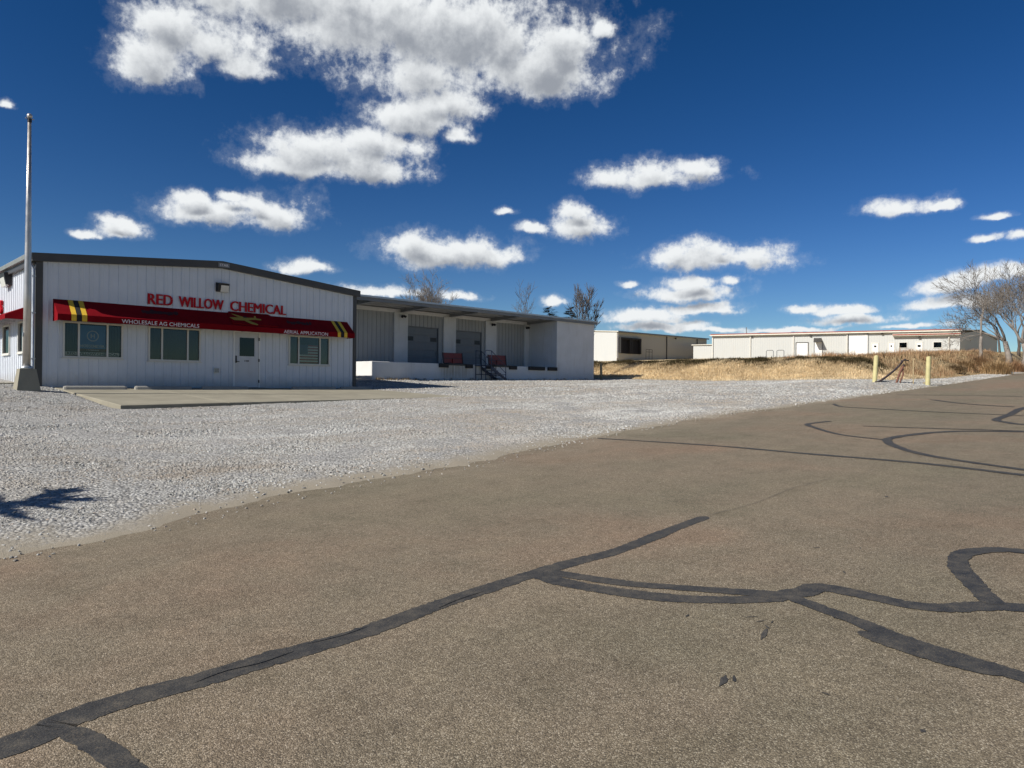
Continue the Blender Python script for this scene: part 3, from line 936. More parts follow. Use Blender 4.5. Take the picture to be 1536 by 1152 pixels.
# roof: two ribbed slopes, ridge cap
for sgn in (-1, 1):
    se = SR + sgn * (SR - S0 + .14)
    ze = ZF + EAVE - .012
    zr = ZF + RIDGE + .0
    mb = MB().slab([(se, T0 - .1, ze - .02), (SR, T0 - .1, zr - .02), (SR, T1 + .1, zr - .02), (se, T1 + .1, ze - .02)], (0, 0, .05))
    roof = mb.build('roof', 'galv', office)
    rb = MB()
    for k in range(30):
        t = T0 + .3 + k * .61
        if t > T1:
            break
        rb.hexa([(se, t, ze + .031), (SR, t, zr + .031), (SR, t + .06, zr + .031), (se, t + .06, ze + .031),
                 (se, t + .015, ze + .06), (SR, t + .015, zr + .06), (SR, t + .045, zr + .06), (se, t + .045, ze + .06)])
    rb.build('roof_rib', 'galv', roof)
# rake trim on the front gable, corner trims
for sgn in (-1, 1):
    se = SR + sgn * (SR - S0 + .16)
    ze, zr = ZF + EAVE + .035, ZF + RIDGE + .05
    MB().slab([(se, T0 - .14, ze - .27), (SR, T0 - .14, zr - .27), (SR, T0 - .14, zr), (se, T0 - .14, ze)], (0, .15, 0)).build('rake_trim', 'trim', office)
for s_a, s_b in ((S0 - .035, S0 + .17), (S1 - .13, S1 + .03)):
    MB().bbox(s_a, s_b, T0 - .045, T0 + .10, ZF - .05, ZF + EAVE - .2, .008).build('corner_trim', 'trim', office)
MB().bbox(S0 - .04, S0 - .002, T0 + .105, T0 + .3, ZF - .05, ZF + EAVE - .2, .006).build('corner_trim', 'trim', office)
# eave gutter and downspout along the sunlit side
g = MB()
prof = [(0, 0), (.0, -.13), (.10, -.13), (.13, -.02), (.13, 0)]
g.slab([(S0 - .14 - d, T0 - .12, ZF + EAVE + .02 + z) for d, z in prof], (0, T1 - T0 + .2, 0)).build('gutter', 'galv', office)
MB().slab([(S0 - .14, T0 + .02, ZF + EAVE - .30), (S0 - .05, T0 + .02, ZF + EAVE - .30), (S0 - .05, T0 + .02, ZF + EAVE - .06), (S0 - .14, T0 + .02, ZF + EAVE - .06)], (0, T1 - T0 - .1, 0)).build('eave_trim', 'trim', office)
ds = MB().tube([(S0 - .2, T0 + .05, ZF + EAVE - .1), (S0 - .17, T0 + .05, ZF + EAVE - .3), (S0 - .1, T0 - .06, ZF + EAVE - .5), (S0 - .1, T0 - .06, ZF + .35), (S0 - .16, T0 - .12, ZF + .15)], .04, 8)
dsp = ds.build('downspout', 'galv', office, True)
for z in (.9, 2.4, 3.6):
    MB().box(S0 - .15, S0 - .036, T0 - .11, T0 - .046, ZF + z, ZF + z + .04).build('pipe_strap', 'galv', dsp)
# maker's badge on the ridge
bd = MB(Wfront).box(11.53, 11.97, .145, .16, ZF + 4.66, ZF + 4.83).build('ridge_badge', 'trim_grey', office)


def text_mesh(txt, size=1.0, extrude=0.0, offset=0.0):
    cu = bpy.data.curves.new('txt', 'FONT')
    cu.body = txt; cu.size = size; cu.extrude = extrude; cu.offset = offset
    cu.resolution_u = 3; cu.fill_mode = 'BOTH' if extrude else 'FRONT'
    ob = bpy.data.objects.new('txt', cu); COL.objects.link(ob)
    dg = bpy.context.evaluated_depsgraph_get()
    me = bpy.data.meshes.new_from_object(ob.evaluated_get(dg))
    vs = [tuple(v.co) for v in me.vertices]; fs = [tuple(p.vertices) for p in me.polygons]
    bpy.data.objects.remove(ob); bpy.data.curves.remove(cu); bpy.data.meshes.remove(me)
    return vs, fs


def text_fit(txt, x0, x1, y0, y1, extrude=0.0, offset=0.0):
    vs, fs = text_mesh(txt, 1.0, extrude, offset)
    xs = [v[0] for v in vs]; ys = [v[1] for v in vs]
    kx = (x1 - x0) / (max(xs) - min(xs)); ky = (y1 - y0) / (max(ys) - min(ys))
    return [(x0 + (v[0] - min(xs)) * kx, y0 + (v[1] - min(ys)) * ky, v[2]) for v in vs], fs


def islands(vs, fs):
    par = list(range(len(vs)))

    def find(a):
        while par[a] != a:
            par[a] = par[par[a]]; a = par[a]
        return a
    key = {}
    for i, v in enumerate(vs):        # weld coincident points
        k = (round(v[0], 4), round(v[1], 4))
        if k in key:
            par[find(i)] = find(key[k])
        else:
            key[k] = i
    for f in fs:
        for a in f[1:]:
            par[find(a)] = find(f[0])
    out = {}
    for f in fs:
        out.setdefault(find(f[0]), []).append(f)
    res = []
    for g in out.values():
        ids = sorted({i for f in g for i in f}); mp = {k: n for n, k in enumerate(ids)}
        res.append(([vs[i] for i in ids], [tuple(mp[i] for i in f) for f in g]))
    return sorted(res, key=lambda r: min(v[0] for v in r[0]))


tv, tf = text_fit('STAR', 11.58, 11.92, ZF + 4.70, ZF + 4.79, 0.0, 0.012)
mesh_obj('badge_lettering', [Wfront(x, .163 + z, y) for x, y, z in tv], tf, M['print'], bd)


def window(parent, W, u0, u1, z0, z1, mulls, blind_n=(5, 11, 5), glass='glass', deep=.38):
    win = MB(W)
    f = .055
    win.box(u0 - f, u1 + f, -.02, .045, z1, z1 + f).box(u0 - f, u1 + f, -.02, .05, z0 - f, z0)
    win.box(u0 - f, u0, -.02, .045, z0, z1).box(u1, u1 + f, -.02, .045, z0, z1)
    wo = win.build('window', 'vinyl', parent)
    MB(W).box(u0 - f - .03, u1 + f + .03, .0, .075, z0 - f - .03, z0 - f).build('sill', 'vinyl', wo)
    us = [u0] + list(mulls) + [u1]
    for m in mulls:
        MB(W).box(m - .028, m + .028, -.02, .035, z0, z1).build('mullion', 'vinyl', wo)
    for i, (a, b) in enumerate(zip(us[:-1], us[1:])):
        MB(W).box(a + .002, b - .002, -.016, -.010, z0 + .002, z1 - .002).build('pane', glass, wo)
        n = blind_n[i] if i < len(blind_n) else 4
        bl = MB(W)
        for k in range(n):
            u = a + (b - a) * (k + .5) / n
            h = (b - a) / n * .36
            bl.add([(u - h, -.15, z0 + .02), (u + h, -.11, z0 + .02), (u + h, -.11, z1 - .03), (u - h, -.15, z1 - .03)], [(0, 1, 2, 3)])
        if n:
            bl.build('blind', 'blind', wo)
    return wo


w1 = window(front_wall, Wfront, 6.43, 8.17, ZF + 1.05, ZF + 2.16, (6.85, 7.73), (5, 0, 5))
w2 = window(front_wall, Wfront, 9.12, 10.88, ZF + 1.02, ZF + 2.16, (9.54, 10.46))
w3 = window(front_wall, Wfront, 14.62, 16.44, ZF + 1.02, ZF + 2.14, (15.02, 16.02), (4, 0, 4))
for a, b, c, d in SIDE_OPEN:
    window(side_wall, Wleft, a + .05, b - .05, c + .05, d - .05, (), (4,), 'glass_dark')


# posters and flag behind the panes
def print_on(parent, txt, x0, x1, z0, z1, d, mat, off=0.01, name='lettering'):
    v, f = text_fit(txt, x0, x1, z0, z1, 0.0, off)
    return mesh_obj(name, [Wfront(x, d, y) for x, y, z in v], f, M[mat], parent)


post = thing('window_poster', 'blue seed poster with a ringed H inside the window below the striped awning end', 'poster', (7.29, T0 + .04, ZF + 1.2))
MB(Wfront).box(6.88, 7.70, -.06, -.055, ZF + 1.32, ZF + 2.12).build('poster_sheet', 'poster', post)
MB(Wfront).box(6.47, 8.13, -.052, -.047, ZF + 1.08, ZF + 1.20).build('banner', 'flagwhite', post)
MB(Wfront).box(6.88, 7.70, -.052, -.047, ZF + 1.225, ZF + 1.315).build('poster_band', 'rust', post)
ring = MB(Wfront)
for k in range(28):
    a0, a1 = 2 * math.pi * k / 28, 2 * math.pi * (k + 1) / 28
    pts = [(7.29 + q * math.cos(a), -.050, ZF + 1.76 + q * math.sin(a)) for q, a in ((.185, a0), (.185, a1), (.155, a1), (.155, a0))]
    ring.poly(pts)
ring.build('ring_emblem', 'flagwhite', post)
print_on(post, 'H', 7.225, 7.355, ZF + 1.68, ZF + 1.84, -.050, 'flagwhite', .03)
print_on(post, 'HOEGEMEYER', 6.92, 7.66, ZF + 1.36, ZF + 1.46, -.050, 'flagwhite', .02)
print_on(post, 'HYBRIDS', 7.10, 7.48, ZF + 1.25, ZF + 1.29, -.044, 'flagwhite', .02)
print_on(post, 'RED WILLOW CHEMICAL', 6.52, 8.10, ZF + 1.10, ZF + 1.185, -.044, 'black', .02)

flag = thing('window_flag', 'faded striped flag hung inside the window nearest the loading docks', 'flag', (15.5, T0 + .06, ZF + 1.1))
fz0, fz1, fu0, fu1 = ZF + 1.05, ZF + 1.83, 15.06, 15.97
for k in range(13):
    z0 = fz1 - (fz1 - fz0) * (k + 1) / 13
    x0 = 15.50 if k < 7 else fu0
    MB(Wfront).box(x0, fu1, -.075, -.068, z0, z0 + (fz1 - fz0) / 13 - .001).build('stripe', 'flagred' if k % 2 == 0 else 'flagwhite', flag)
MB(Wfront).box(fu0, 15.498, -.075, -.068, fz1 - (fz1 - fz0) * 7 / 13, fz1).build('canton', 'flagblue', flag)

# door
dr = MB(Wfront)
dr.box(12.20, 12.26, -.03, .045, ZF - .02, ZF + 2.25).box(13.25, 13.31, -.03, .045, ZF - .02, ZF + 2.25).box(12.26, 13.25, -.03, .045, ZF + 2.19, ZF + 2.25)
dframe = dr.build('door_frame', 'white', office)
dm = MB(Wfront)
a, b, c, d = 12.45, 13.07, ZF + 1.25, ZF + 1.99
dm.box(12.265, a, -.02, .025, ZF + .01, ZF + 2.185).box(b, 13.245, -.02, .025, ZF + .01, ZF + 2.185).box(a, b, -.02, .025, ZF + .01, c).box(a, b, -.02, .025, d, ZF + 2.185)
door = dm.build('door', 'door', office)
MB(Wfront).box(a, b, .0, .008, c, d).build('door_pane', 'glass_dark', door)
g = MB(Wfront); g.box(a - .03, b + .03, .0255, .034, c - .03, c).box(a - .03, b + .03, .0255, .034, d, d + .03).box(a - .03, a, .0255, .034, c, d).box(b, b + .03, .0255, .034, c, d)
g.build('glazing_bead', 'door', door)
h = MB(Wfront); h.box(12.29, 12.345, .026, .04, ZF + .98, ZF + 1.26); h.tube([(12.32, .04, ZF + 1.03), (12.32, .085, ZF + 1.03), (12.43, .085, ZF + 1.03)], .013, 6)
h.build('handle', 'black', door)
for z in (.25, 1.1, 1.95):
    MB(Wfront).box(13.225, 13.275, .046, .062, ZF + z - .06, ZF + z + .06).build('hinge', 'trim', door)
print_on(door, '108', 12.66, 12.84, ZF + 1.03, ZF + 1.10, .028, 'black', .03, 'door_number')
MB(Wfront).box(12.1, 13.42, .0, .28, ZF - .04, ZF + .004).build('threshold', 'concrete', office)
MB().box(12.27, 13.24, T0 + .4, T0 + .42, ZF, ZF + 2.2).build('door_backing', 'dark', office)
# vent box low on the wall
vb = MB(Wfront).bbox(11.43, 11.62, .03, .10, ZF + .57, ZF + .75, .01).build('vent_box', 'galv', office)
for k in range(4):
    MB(Wfront).box(11.445, 11.605, .101, .112, ZF + .595 + k * .036, ZF + .61 + k * .036).build('louvre', 'trim', vb)


def wall_lamp(parent, W, u, z, w=.46, h=.36):
    m = MB(W)
    m.add([(u - w / 2, .03, z - h / 2), (u + w / 2, .03, z - h / 2), (u + w / 2, .03, z + h / 2), (u - w / 2, .03, z + h / 2),
           (u - w / 2 + .02, .20, z - h / 2 + .06), (u + w / 2 - .02, .20, z - h / 2 + .06), (u + w / 2 - .02, .27, z + h / 2 - .05), (u - w / 2 + .02, .27, z + h / 2 - .05)],
          [(0, 3, 2, 1), (0, 1, 5, 4), (1, 2, 6, 5), (2, 3, 7, 6), (3, 0, 4, 7), (4, 5, 6, 7)])
    lo = m.build('wall_lamp', 'black', parent)
    l = MB(W)
    l.add([(u - w / 2 + .12, .10, z - h / 2 - .005), (u + w / 2 - .03, .10, z - h / 2 - .005), (u + w / 2 - .03, .255, z + .06), (u - w / 2 + .12, .255, z + .06),
           (u - w / 2 + .12, .19, z - h / 2 - .01), (u + w / 2 - .03, .19, z - h / 2 - .01)],
          [(0, 1, 5, 4), (4, 5, 2, 3), (0, 4, 3), (1, 2, 5)])
    l.build('lens', 'lens', lo)
    return lo


wall_lamp(office, Wfront, 11.72, ZF + 3.89)
wall_lamp(office, Wleft, 31.5, ZF + 3.9, .9, .5)

# raised letters on the front gable
sign = thing('sign_letters', 'row of red raised capital letters on the white gable above the awning', 'sign', (11.7, T0 - .04, ZF + 3.0))
for word, a, b in (('RED', 9.02, 9.90), ('WILLOW', 10.10, 11.80), ('CHEMICAL', 12.05, 14.42)):
    v, f = text_fit(word, a, b - .036, 0.0, 0.385, 0.010, 0.0)
    for iv, if_ in islands(v, f):
        n0 = len(iv)
        vv_, ff_ = [], []
        for c in range(3):
            vv_ += [Wfront(x + .018 * c, .052 - .0015 * c + z, ZF + 3.015 - .0005 * c + y) for x, y, z in iv]
            ff_ += [tuple(c * n0 + k for k in q) for q in if_]
        mesh_obj('letter', vv_, ff_, M['letter'], sign)
side_sign = thing('side_sign_letter', 'red raised letter on the sunlit side wall above the side awning', 'sign', (S0 - .04, 32.7, ZF + 2.74))
v, f = text_fit('S', 0, .52, 0, .52, 0.04, 0.05)
mesh_obj('letter', [Wleft(32.98 - x, .075 + z, ZF + 2.72 + y) for x, y, z in v], f, M['letter'], side_sign)


# ------------------------------------------------------------------ awnings
def awning(root, W, u0, u1, ztop, zfront, zval, proj, mat='awning'):
    MB(W).add([(u0, .035, ztop), (u1, .035, ztop), (u1, proj, zfront), (u0, proj, zfront),
               (u0, .035, ztop - .015), (u1, .035, ztop - .015), (u1, proj - .012, zfront - .012), (u0, proj - .012, zfront - .012)],
              [(0, 1, 2, 3), (7, 6, 5, 4), (0, 4, 5, 1)]).build('canopy', mat, root)
    MB(W).box(u0, u1, proj - .010, proj, zval, zfront - .001).build('valance', mat, root)
    for u, o in ((u0, .008), (u1, -.008)):
        MB(W).slab([(u, .035, ztop - .002), (u, proj - .001, zfront - .002), (u, proj - .001, zval), (u, .035, zval)], (o, 0, 0)).build('end_panel', mat, root)
    fr = MB(W)
    fr.tube([(u0 + .02, proj - .03, zval + .03), (u1 - .02, proj - .03, zval + .03)], .016, 6)
    k = int((u1 - u0) / 1.5)
    for i in range(k + 1):
        u = u0 + .03 + (u1 - u0 - .06) * i / k
        fr.tube([(u, .04, ztop - .04), (u, proj - .03, zfront - .04), (u, proj - .03, zval + .02)], .013, 5)
        fr.tube([(u, .04, zval + .03), (u, proj - .04, zval + .03)], .013, 5)
    fr.build('awning_frame', 'galv', root)


AU0, AU1, AZT, AZF, AZV, AP = 6.08, 17.35, ZF + 2.93, ZF + 2.40, ZF + 2.19, .66
aw = thing('front_awning', 'long dark red fabric awning with yellow and black stripes over the front windows', 'awning', (SR, T0 - .4, AZV))
awning(aw, Wfront, AU0, AU1, AZT, AZF, AZV, AP)


def on_slope(u, v, lift=.006):       # v = 0 at the front edge, 1 at the wall
    d = AP + (.035 - AP) * v; z = AZF + (AZT - AZF) * v
    n = math.hypot(AZT - AZF, AP - .035)
    return (u, d + lift * (AZT - AZF) / n, z + lift * (AP - .035) / n)


# pediment in the middle of the awning: a flat panel raised a little off the slope
PB, PT = (AP - .03, AZF + .075), (.045, ZF + 2.985)


def on_panel(u, w, lift=0.0):
    d = PB[0] + (PT[0] - PB[0]) * w; z = PB[1] + (PT[1] - PB[1]) * w
    n = math.hypot(PT[0] - PB[0], PT[1] - PB[1])
    return (u, d + lift * (PT[1] - PB[1]) / n, z + lift * (PB[0] - PT[0]) / n)


MB(Wfront).add([on_panel(11.93, .02), on_panel(13.78, .02), on_panel(13.78, .80), on_panel(13.62, 1.0), on_panel(11.98, 1.0), on_panel(11.93, .85),
                on_panel(11.93, .02, -.05), on_panel(13.78, .02, -.05), on_panel(13.78, .80, -.05), on_panel(13.62, 1.0, -.04), on_panel(11.98, 1.0, -.04), on_panel(11.93, .85, -.05)],
               [(0, 1, 2, 3, 4, 5)] + [(k, k + 6, (k + 1) % 6 + 6, (k + 1) % 6) for k in range(6)]).build('pediment', 'awning', aw)


def stripe(u_top, u_bot, w, mat):
    MB(Wfront).add([on_slope(u_bot, 0), on_slope(u_bot + w, 0), on_slope(u_top + w, .995), on_slope(u_top, .995)], [(0, 1, 2, 3)]) \
        .add([(u_bot, AP + .005, AZV + .002), (u_bot + w, AP + .005, AZV + .002), (u_bot + w, AP + .005, AZF), (u_bot, AP + .005, AZF)], [(0, 1, 2, 3)]).build('stripe', mat, aw)


for ut, ub in ((6.50, 6.47),):
    stripe(ut, ub, .15, 'yellow'); stripe(ut + .16, ub + .16, .14, 'blackfab'); stripe(ut + .31, ub + .31, .15, 'yellow')
for ut, ub in ((16.52, 16.50),):
    stripe(ut, ub, .15, 'yellow'); stripe(ut + .16, ub + .16, .15, 'blackfab'); stripe(ut + .32, ub + .32, .15, 'yellow')
for txt, a, b in (('WHOLESALE AG CHEMICALS', 7.99, 10.62), ('AERIAL APPLICATION', 14.0, 16.02)):
    v, f = text_fit(txt, a, b, AZV + .025, AZV + .165, 0, .006)
    mesh_obj('lettering', [Wfront(x, AP + .006, y) for x, y, z in v], f, M['print'], aw)
# worn black script, no longer legible
r = random.Random(3)
for a, b, vm_ in ((8.75, 9.95, .58), (14.35, 15.42, .55)):
    m = MB(Wfront)
    n = 9
    for k in range(n):
        u = a + (b - a) * (k + .5) / n
        for q in range(2):
            uu, v0 = u + r.uniform(-.04, .04), vm_ + r.uniform(-.06, .06)
            ru, rv = (b - a) / n * r.uniform(.45, .7), r.uniform(.10, .19)
            m.poly([on_slope(uu + ru * math.cos(x) + .12 * rv * math.sin(x), v0 + rv * math.sin(x) * r.uniform(.7, 1), .005 + .0006 * (2 * k + q)) for x in [i * math.pi / 4 for i in range(8)]])
    m.build('worn_print', 'smudge', aw)
# yellow spray plane


def plane_pt(X, Y):
    u = 11.88 + (X - 165) * .00372
    z = ZF + 2.70 + (265 + (X - 165) * .06 - Y) * .0036
    return on_panel(u, (z - PB[1]) / (PT[1] - PB[1]), .012)


for nm, shapes in (('plane_emblem', [
        [(165, 262), (200, 258), (330, 262), (440, 262), (515, 276), (512, 290), (420, 286), (300, 296), (205, 292), (190, 278)],
        [(205, 218), (235, 222), (335, 258), (300, 266), (255, 250)],
        [(292, 282), (345, 284), (450, 338), (432, 350), (370, 334)],
        [(440, 264), (452, 240), (470, 240), (466, 266)]]),):
    m = MB(Wfront)
    for i, s_ in enumerate(shapes):
        m.poly([tuple(c + (.0, .0015 * i, .0)[j] for j, c in enumerate(plane_pt(*q))) for q in s_])
    po = m.build(nm, 'emblem', aw)
m = MB(Wfront)
m.poly([tuple(c + (.0, .008, .0)[j] for j, c in enumerate(plane_pt(*q))) for q in [(318, 262), (328, 246), (352, 246), (368, 262)]])
m.build('cockpit_print', 'blackfab', aw)

aw2 = thing('side_awning', 'short dark red fabric awning on the sunlit side wall behind the flagpole', 'awning', (S0 - .4, 32, ZF + 2.3))
awning(aw2, Wleft, 28.75, 37.0, ZF + 2.72, ZF + 2.42, ZF + 2.28, .62)

# ------------------------------------------------------------------ flagpole
fp = thing('flagpole', 'tall bare metal flagpole on a tapered concrete base at the office corner', 'flagpole', (4.91, 25.0, 1.30))
MB().hexa([(4.58, 24.72, 1.15), (5.22, 24.72, 1.15), (5.22, 25.36, 1.15), (4.58, 25.36, 1.15),
           (4.69, 24.84, 1.94), (5.10, 24.84, 1.94), (5.10, 25.24, 1.94), (4.69, 25.24, 1.94)]).build('base', 'concrete', fp)
MB().tube([(4.89, 25.03, 1.9), (4.90, 25.03, 4.2), (4.905, 25.03, 6.8), (4.91, 25.03, 9.28)], [.105, .095, .072, .047], 20).build('pole', 'pole', fp, True)
MB().tube([(4.89, 25.03, 1.93), (4.89, 25.03, 2.0), (4.89, 25.03, 2.04)], [.17, .16, .11], 16).build('flange', 'galv', fp, True)
MB().tube([(4.91, 25.03, 9.27), (4.91, 25.03, 9.36)], .06, 12).build('truck', 'black', fp)
MB().box(4.80, 5.02, 25.01, 25.05, 9.36, 9.385).build('pulley_arm', 'galv', fp)
MB().ball((4.91, 25.03, 9.45), .075, 16, 10).build('finial', 'pole', fp, True)
MB().tube([(4.785, 25.0, 2.9), (4.80, 24.99, 3.02)], .018, 6).build('cleat', 'galv', fp)

# ------------------------------------------------------------------ wheel stops
STOPS = [(6.18, 8.05, 'concrete wheel stop nearest the flagpole'), (8.32, 10.22, 'concrete wheel stop below the blinds window'), (10.6, 12.35, 'concrete wheel stop ending beside the office door'),
         (14.2, 16.2, 'shaded concrete wheel stop below the flag window'), (16.45, 17.95, 'shaded concrete wheel stop at the dock side corner')]
for a, b, lab in STOPS:
    z = pad_z((a + b) / 2, 26.75) + .0
    h = .125
    ys = [(26.56, 0), (26.53, h * .7), (26.495, h), (26.42, h), (26.385, h * .7), (26.355, 0)]
    c = .06
    m = MB()
    n = len(ys)
    rings = [(a, .86), (a + c, 1.0), (b - c, 1.0), (b, .86)]
    vs = [(x, 26.457 + (y - 26.457) * k, pad_z(x, y) - .01 + (zz) * k) for x, k in rings for y, zz in ys]
    fs = [(i * n + k, i * n + k + 1, (i + 1) * n + k + 1, (i + 1) * n + k) for i in range(3) for k in range(n - 1)]
    fs += [tuple(range(n - 1, -1, -1)), tuple(3 * n + k for k in range(n))]
    m.add(vs, fs)
    tag(m.build('wheel_stop', 'stop'), lab, 'wheel stop', 'wheel stops on the parking pad')

# ------------------------------------------------------------------ loading dock building
DT, DB = 33.0, 35.83          # dock front, recessed back wall
DZ, DL, DM, DR = 2.83, 22.48, 38.02, 42.26
WTOP = 6.15
dock = thing('dock_building', 'pale loading dock wing with canopy roof, pilasters and two roll doors', 'building', (30, DT, 1.8))


def Wback(u, d, z):
    return (u, DB - d, z)


plat = MB()
plat.bbox(DL, DM - .003, DT, DB + .3, 1.2, DZ, .02)
platform = plat.build('dock_platform', 'block', dock)
MB().bbox(DM, DR, DT - .004, 46, 1.2, WTOP, .01).build('block_wall', 'block', dock)
bays = [23.0, 26.45, 30.4, 34.2, 37.85]
PIL = [(25.94, 26.98), (29.88, 30.94), (33.66, 34.70), (37.55, 38.015)]
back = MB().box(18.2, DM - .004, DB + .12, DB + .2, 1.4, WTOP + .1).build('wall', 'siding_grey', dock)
spans = [(19.4, 25.93), (26.99, 29.87), (30.95, 33.65), (34.71, 37.54)]
doors = {1: (27.02, 29.45, 5.24), 2: (30.98, 33.30, 5.20)}
for i, (a, b) in enumerate(spans):
    n = max(1, round((b - a) / .305))
    ops = [(doors[i][0] - .02, doors[i][1] + .10, DZ - .5, doors[i][2])] if i in doors else []
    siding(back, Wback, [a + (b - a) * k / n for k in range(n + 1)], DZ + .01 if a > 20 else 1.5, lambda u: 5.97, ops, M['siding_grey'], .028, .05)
for a, b in PIL:
    MB().bbox(a, b, DB - .12, DB + .3, DZ + .002, 6.02, .012).build('pilaster', 'block', dock)
MB().box(18.5, DM - .006, DB - .06, DB + .1, 5.975, 6.2).build('header_beam', 'white', dock)
# overhead doors in sections
for i, (a, b, top) in doors.items():
    zb = DZ + .012
    dd = MB(Wback)
    dd.box(a - .02, a + .03, -.10, .015, zb, top).box(b + .03, b + .10, -.10, .015, zb, top).box(a - .02, b + .1, -.10, .015, top - .05, top)
    od = dd.build('overhead_door', 'trim_grey', dock)
    n = 5
    for k in range(n):
        z0 = zb + (top - .055 - zb) * k / n; z1 = zb + (top - .055 - zb) * (k + 1) / n - .012
        MB(Wback).bbox(a + .035, b + .025, -.09, -.05, z0, z1, .008).build('door_section', 'odoor', od)
        MB(Wback).box(a + .05, b + .01, -.0499, -.042, (z0 + z1) / 2 - .01, (z0 + z1) / 2 + .01).build('section_rib', 'odoor', od)
    z0 = 4.32
    for x0, x1 in ((a + .05, a + .50), (b - .55, b - .06)):
        MB(Wback).box(x0, x1, -.049, -.036, z0, z0 + .27).build('door_window', 'darkpane', od)
    MB(Wback).tube([(b - .12, -.05, DZ + .62), (b - .12, -.01, DZ + .62), (b - .12, -.01, DZ + .78), (b - .12, -.05, DZ + .78)], .012, 5).build('handle', 'trim', od)
# canopy roof, purlins, cross beams, fascia
FZ0, FZ1 = 6.13, 6.41
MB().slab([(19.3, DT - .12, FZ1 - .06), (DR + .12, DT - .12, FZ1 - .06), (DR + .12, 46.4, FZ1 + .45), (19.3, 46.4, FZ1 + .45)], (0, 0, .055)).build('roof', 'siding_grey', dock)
MB().slab([(19.3, DT - .16, FZ0), (19.3, DT - .12, FZ0), (19.3, DT - .12, FZ1 + .01), (19.3, DT - .16, FZ1 + .01)], (DR + .14 - 19.3, 0, 0)).build('fascia', 'trim_grey', dock)
MB().slab([(19.3, DT - .25, FZ1 - .10), (19.3, DT - .163, FZ1 - .13), (19.3, DT - .163, FZ1 + .015), (19.3, DT - .25, FZ1 - .0)], (DR + .14 - 19.3, 0, 0)).build('gutter', 'galv', dock)
for t in (33.55, 34.5, 35.35):
    MB().box(19.35, DM - .01, t, t + .07, 6.21, 6.335 + (t - 33) * .03).build('purlin', 'siding_grey', dock)
for a, b in PIL + [(22.4, 22.6)]:
    m_ = (a + b) / 2 if b < DM - .1 else DM - .14
    cb = MB()
    cb.hexa([(m_ - .09, DT - .10, 6.12), (m_ + .09, DT - .10, 6.12), (m_ + .09, DB + .02, 6.0), (m_ - .09, DB + .02, 6.0),
             (m_ - .09, DT - .10, 6.145), (m_ + .09, DT - .10, 6.145), (m_ + .09, DB + .02, 6.025), (m_ - .09, DB + .02, 6.025)])
    cb.hexa([(m_ - .012, DT - .10, 6.14), (m_ + .012, DT - .10, 6.14), (m_ + .012, DB + .02, 6.02), (m_ - .012, DB + .02, 6.02),
             (m_ - .012, DT - .10, 6.335), (m_ + .012, DT - .10, 6.335), (m_ + .012, DB + .02, 6.40), (m_ - .012, DB + .02, 6.40)])
    cb.build('cross_beam', 'siding_grey', dock)
# the two other walls of the wing
MB().box(19.4, DR - .01, 45.9, 45.99, 1.4, 6.6).build('wall', 'siding_grey', dock)
MB().box(DR - .004, DR + .05, DT + .2, 45.8, 1.4, 6.35).build('wall', 'siding_grey', dock)
# flood lamps on the pilasters
for (a, b), ok in zip(PIL, (1, 0, 1, 1)):
    if ok:
        x = (a + b) / 2 + .05 if b < 38 else 37.7
        lm = MB()
        lm.tube([(x, DB - .12, 5.80), (x, DB - .22, 5.80)], .05, 8)
        lm.tube([(x - .05, DB - .22, 5.82), (x - .14, DB - .34, 5.72)], [.05, .085], 8).tube([(x + .05, DB - .22, 5.82), (x + .14, DB - .34, 5.72)], [.05, .085], 8)
        lm.build('flood_lamp', 'black', dock)
# dock bumpers: steel lip and rubber blocks
for a, b in ((27.23, 27.95), (29.35, 29.93), (31.08, 31.75), (33.2, 33.89), (35.05, 36.68), (37.02, 37.98)):
    MB().bbox(a, b, DT - .13, DT - .002, 2.60, 2.845, .02).build('dock_bumper', 'rubber', dock)
for a, b in ((27.955, 29.345), (31.755, 33.195)):
    MB().box(a, b, DT - .07, DT - .002, 2.74, 2.85).build('dock_lip', 'black', dock)
